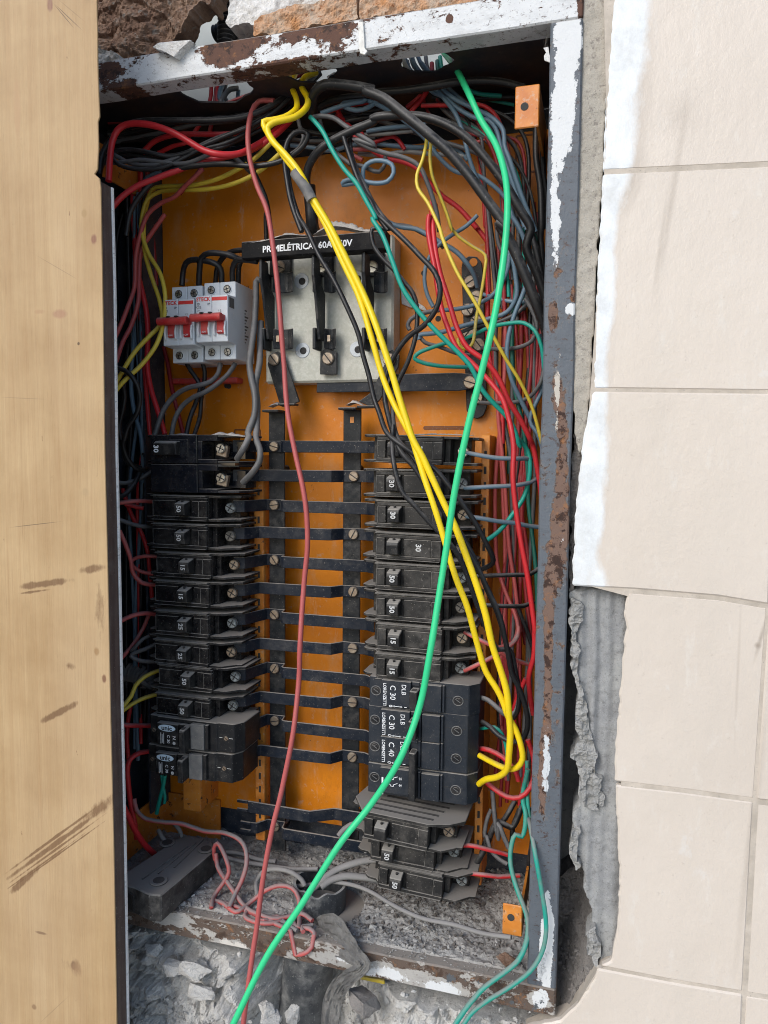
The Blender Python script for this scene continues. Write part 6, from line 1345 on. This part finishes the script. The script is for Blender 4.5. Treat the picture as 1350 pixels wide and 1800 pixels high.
W('H 960,860,9 960,1000,9 J 945,300,9 930,480', 8, BLK, .5, 'dark wire hidden behind the frame at the lower right', QG)
W('H 965,870,6 962,950,5.8 J 960,150,5.4 962,330,5', 5, DYEL, .6, 'thin yellow wire peeping out beside the frame at the lower right', QG)
# -- on the floor
FG = 'dusty wires lying on the cabinet floor'
W('J -220,430,5 -160,425,5.4 -60,415,5.6 0,405,5.6 80,415,5.4 140,430,5 200,455,4.4 300,515,3.4 430,575,2.6 600,612,2 730,648,1.6 860,668,1', 8, LGR, .9, 'long pale dusty wire lying across the gritty floor to the lower orange lug', FG)
W('I 1050,440,4.6 1100,395,5.2 1160,350,6 1240,320,6.4 1340,300,7 1400,300', 13, LGR, .85, 'thick dusty cable rising from the cut pipe to the lowest breakers, upper one', FG, 'cable', 'cable', n=10)
W('I 1090,430,4.6 1130,400,5.2 1200,378,5.6 1300,385,6 1400,400,6.6', 13, LGR, .85, 'thick dusty cable leaving the cut pipe level to the lowest breakers, lower one', FG, 'cable', 'cable', n=10)
W('I 1015,425,4.8 1000,395,5 950,360,5 880,345,5.2 820,355,5.4 785,400,5.2 790,470,5', 9, LGR, .85, 'pale dusty wire bending from the cut pipe to the left', FG)
W('I 640,290,8 720,310,8 820,325,8 950,345,7.4 1080,345,7', 9, GRY, .9, 'dusty wire lying level at the back of the floor, lower of two', FG)
W('I 600,262,9 700,270,9 800,300,8.6 880,310,8.4', 9, GRY, .9, 'dusty wire lying level at the back of the floor, upper of two', FG)
W('G 205,820,5 215,870,4.8 250,910,4.8 330,930,5 430,940,5.4 540,975,6 640,985,6 710,1020,5.6 I 735,255,5 738,320,4.4 715,400,3.6 690,450,3 655,530,2.4', 8.5, PINK, .72, 'grey-pink dusty wire arching over the black module and down to the floor', FG)
W('I 590,300,5 583,245,5 600,222,5 620,250,4.8 645,310,4.2 655,360,4 632,405,3.6 590,465,3 572,525,2.4 585,568,2 620,575,2 700,545,2.2 760,500,2.6 830,445,3.2 900,422,3.4 955,435,3.4 985,480,3 990,560,2.4 985,620,2 950,665,1.6', 8.5, PINK, .58, 'tangled dusty pink wire making the widest loops on the floor', FG)
W('I 592,270,4.8 600,330,4.4 650,410,3.6 720,510,2.6 760,545,2.2 800,560,2.2 860,580,2.2 940,570,2.2 1000,556,2.2 1050,590,1.6', 9, PINK, .6, 'dusty pink wire slanting from the module to the torn tape', FG)
W('I 630,600,2 690,618,1.8 760,640,1.4 820,690,1 900,735,.4 970,752,0 1030,735,-.2 1060,690,.2 1055,640,.8 1020,625,1 1000,660,.8 1008,720,.2', 8.5, PINK, .6, 'dusty pink wire looping over the rusty bottom rail', FG)
W('I 740,640,1.4 730,680,.8 745,710,.4 800,718,.2 870,700,.6 905,660,1.2 880,610,1.6 820,590,1.8 780,620,1.6', 8, PINK, .55, 'pink wire coiled in the middle of the tangle beside the green wire', FG)
W('I 830,590,2 850,630,1.4 900,670,1 960,690,.8 1010,670,1 1050,640,1.4', 8, GRY, .85, 'grey dusty wire within the tangle on the floor', FG)
W('I 890,650,1.6 930,695,.8 980,735,.2', 8, GRY, .8, 'short grey wire end within the tangle beside the green wire', FG)
W('I 395,130,8 420,160,7.6 430,190', 8, GRY, .9, 'short grey wire end behind the black module', FG)
W('I 320,160,7 335,190,6.6 350,210', 9, GRY, .9, 'grey wire end standing beside the orange bracket', FG)
W('N 596,1470,8.6 606,1458,9 622,1448,9.4', 12, GRY, .8, 'stub of dusty dark cable behind the lowest straps', FG)
W('I 480,200,8 520,230,7.6 560,225', 6, GRY, .8, 'thin wire end lying behind the module', FG)

# -- the back of the tangle: strands one cannot tell apart
rnd = random.Random(11)
CN = {BLK: 'black', GRY: 'grey', BLU: 'blue-grey', DRED: 'dark red', TEAL: 'teal', PINK: 'pink', DGRN: 'dark green', RED: 'red'}
COLS = [BLK, GRY, BLU, DRED, GRY, BLU, BLK, TEAL, BLK, GRY, PINK]
for k in range(16):
    x0 = rnd.choice([545, 560, 740, 760, 775]); y0 = 150 + rnd.random() * 15; x1 = rnd.uniform(860, 940); y1 = rnd.uniform(300, 460); c_ = rnd.choice(COLS)
    s_ = 'N %.0f,%.0f,9.5 %.0f,%.0f,8.8 %.0f,%.0f,8.2 %.0f,%.0f,8.6 %.0f,%.0f,9.4' % (x0, y0, x0 + rnd.uniform(15, 50), y0 + rnd.uniform(15, 60), (x0 + x1) / 2 + rnd.uniform(-10, 40), y0 + rnd.uniform(40, 95), x1 - rnd.uniform(5, 30), (y0 + y1) / 2 + rnd.uniform(-20, 20), x1 + rnd.uniform(-10, 20), y1 + 120)
    W(s_, rnd.uniform(6, 8.5), c_, rnd.uniform(.3, .6), 'thin dusty ' + CN[c_] + ' wire half hidden at the back of the upper right tangle', 'wires at the back of the upper right tangle')
for k in range(9):
    y0 = rnd.uniform(165, 225); y1 = rnd.uniform(190, 250); c_ = rnd.choice([BLK, GRY, BLK, DRED, GRY])
    s_ = 'N 545,%.0f,8.8 %.0f,%.0f,8 %.0f,%.0f,7.6 %.0f,%.0f,7 190,%.0f,6' % (y0 - 40, rnd.uniform(470, 510), y0 - rnd.uniform(-5, 20), rnd.uniform(370, 430), y0 + rnd.uniform(0, 25), rnd.uniform(260, 320), y1 + rnd.uniform(-10, 20), y1 + rnd.uniform(0, 50))
    W(s_, rnd.uniform(6.5, 9), c_, rnd.uniform(.25, .5), 'thin dusty ' + CN[c_] + ' wire half hidden at the back of the upper left bunch', 'wires at the back of the upper left bunch')
for k in range(12):
    x0 = rnd.uniform(858, 945); c_ = rnd.choice([DRED, DRED, DGRN, BLK, GRY, DRED, PINK]); x2 = rnd.uniform(880, 950)
    s_ = 'N %.0f,%.0f,9.6 %.0f,640,9.8 %.0f,840,10 %.0f,1040,10 %.0f,1220,9.6 %.0f,%.0f,9.2' % (x0, rnd.uniform(330, 520), x0 + rnd.uniform(-12, 14), (x0 + x2) / 2 + rnd.uniform(-8, 8), x2 + rnd.uniform(-8, 6), x2 + rnd.uniform(-14, 4), x2 - rnd.uniform(0, 25), rnd.uniform(1330, 1440))
    W(s_, rnd.uniform(6.5, 8.5), c_, rnd.uniform(.2, .45), 'dull ' + CN[c_] + ' wire half hidden in the shadow down the right side', 'wires in the shadow down the right side')
for k in range(6):
    x0 = rnd.uniform(222, 262); c_ = rnd.choice([BLK, DRED, BLK, BLU, RED])
    s_ = 'N %.0f,%.0f,8.8 %.0f,520,9 %.0f,700,9.2 %.0f,860,9.4 %.0f,1100,9.2 %.0f,%.0f,9' % (x0, rnd.uniform(300, 360), x0 + rnd.uniform(-10, 12), x0 + rnd.uniform(-12, 14), x0 + rnd.uniform(-10, 8), x0 + rnd.uniform(-6, 8), x0, rnd.uniform(1250, 1390))
    W(s_, rnd.uniform(6.5, 9), c_, rnd.uniform(.15, .4), 'dull ' + CN[c_] + ' wire half hidden against the dark left side of the cabinet', 'wires in the shadow down the left side')
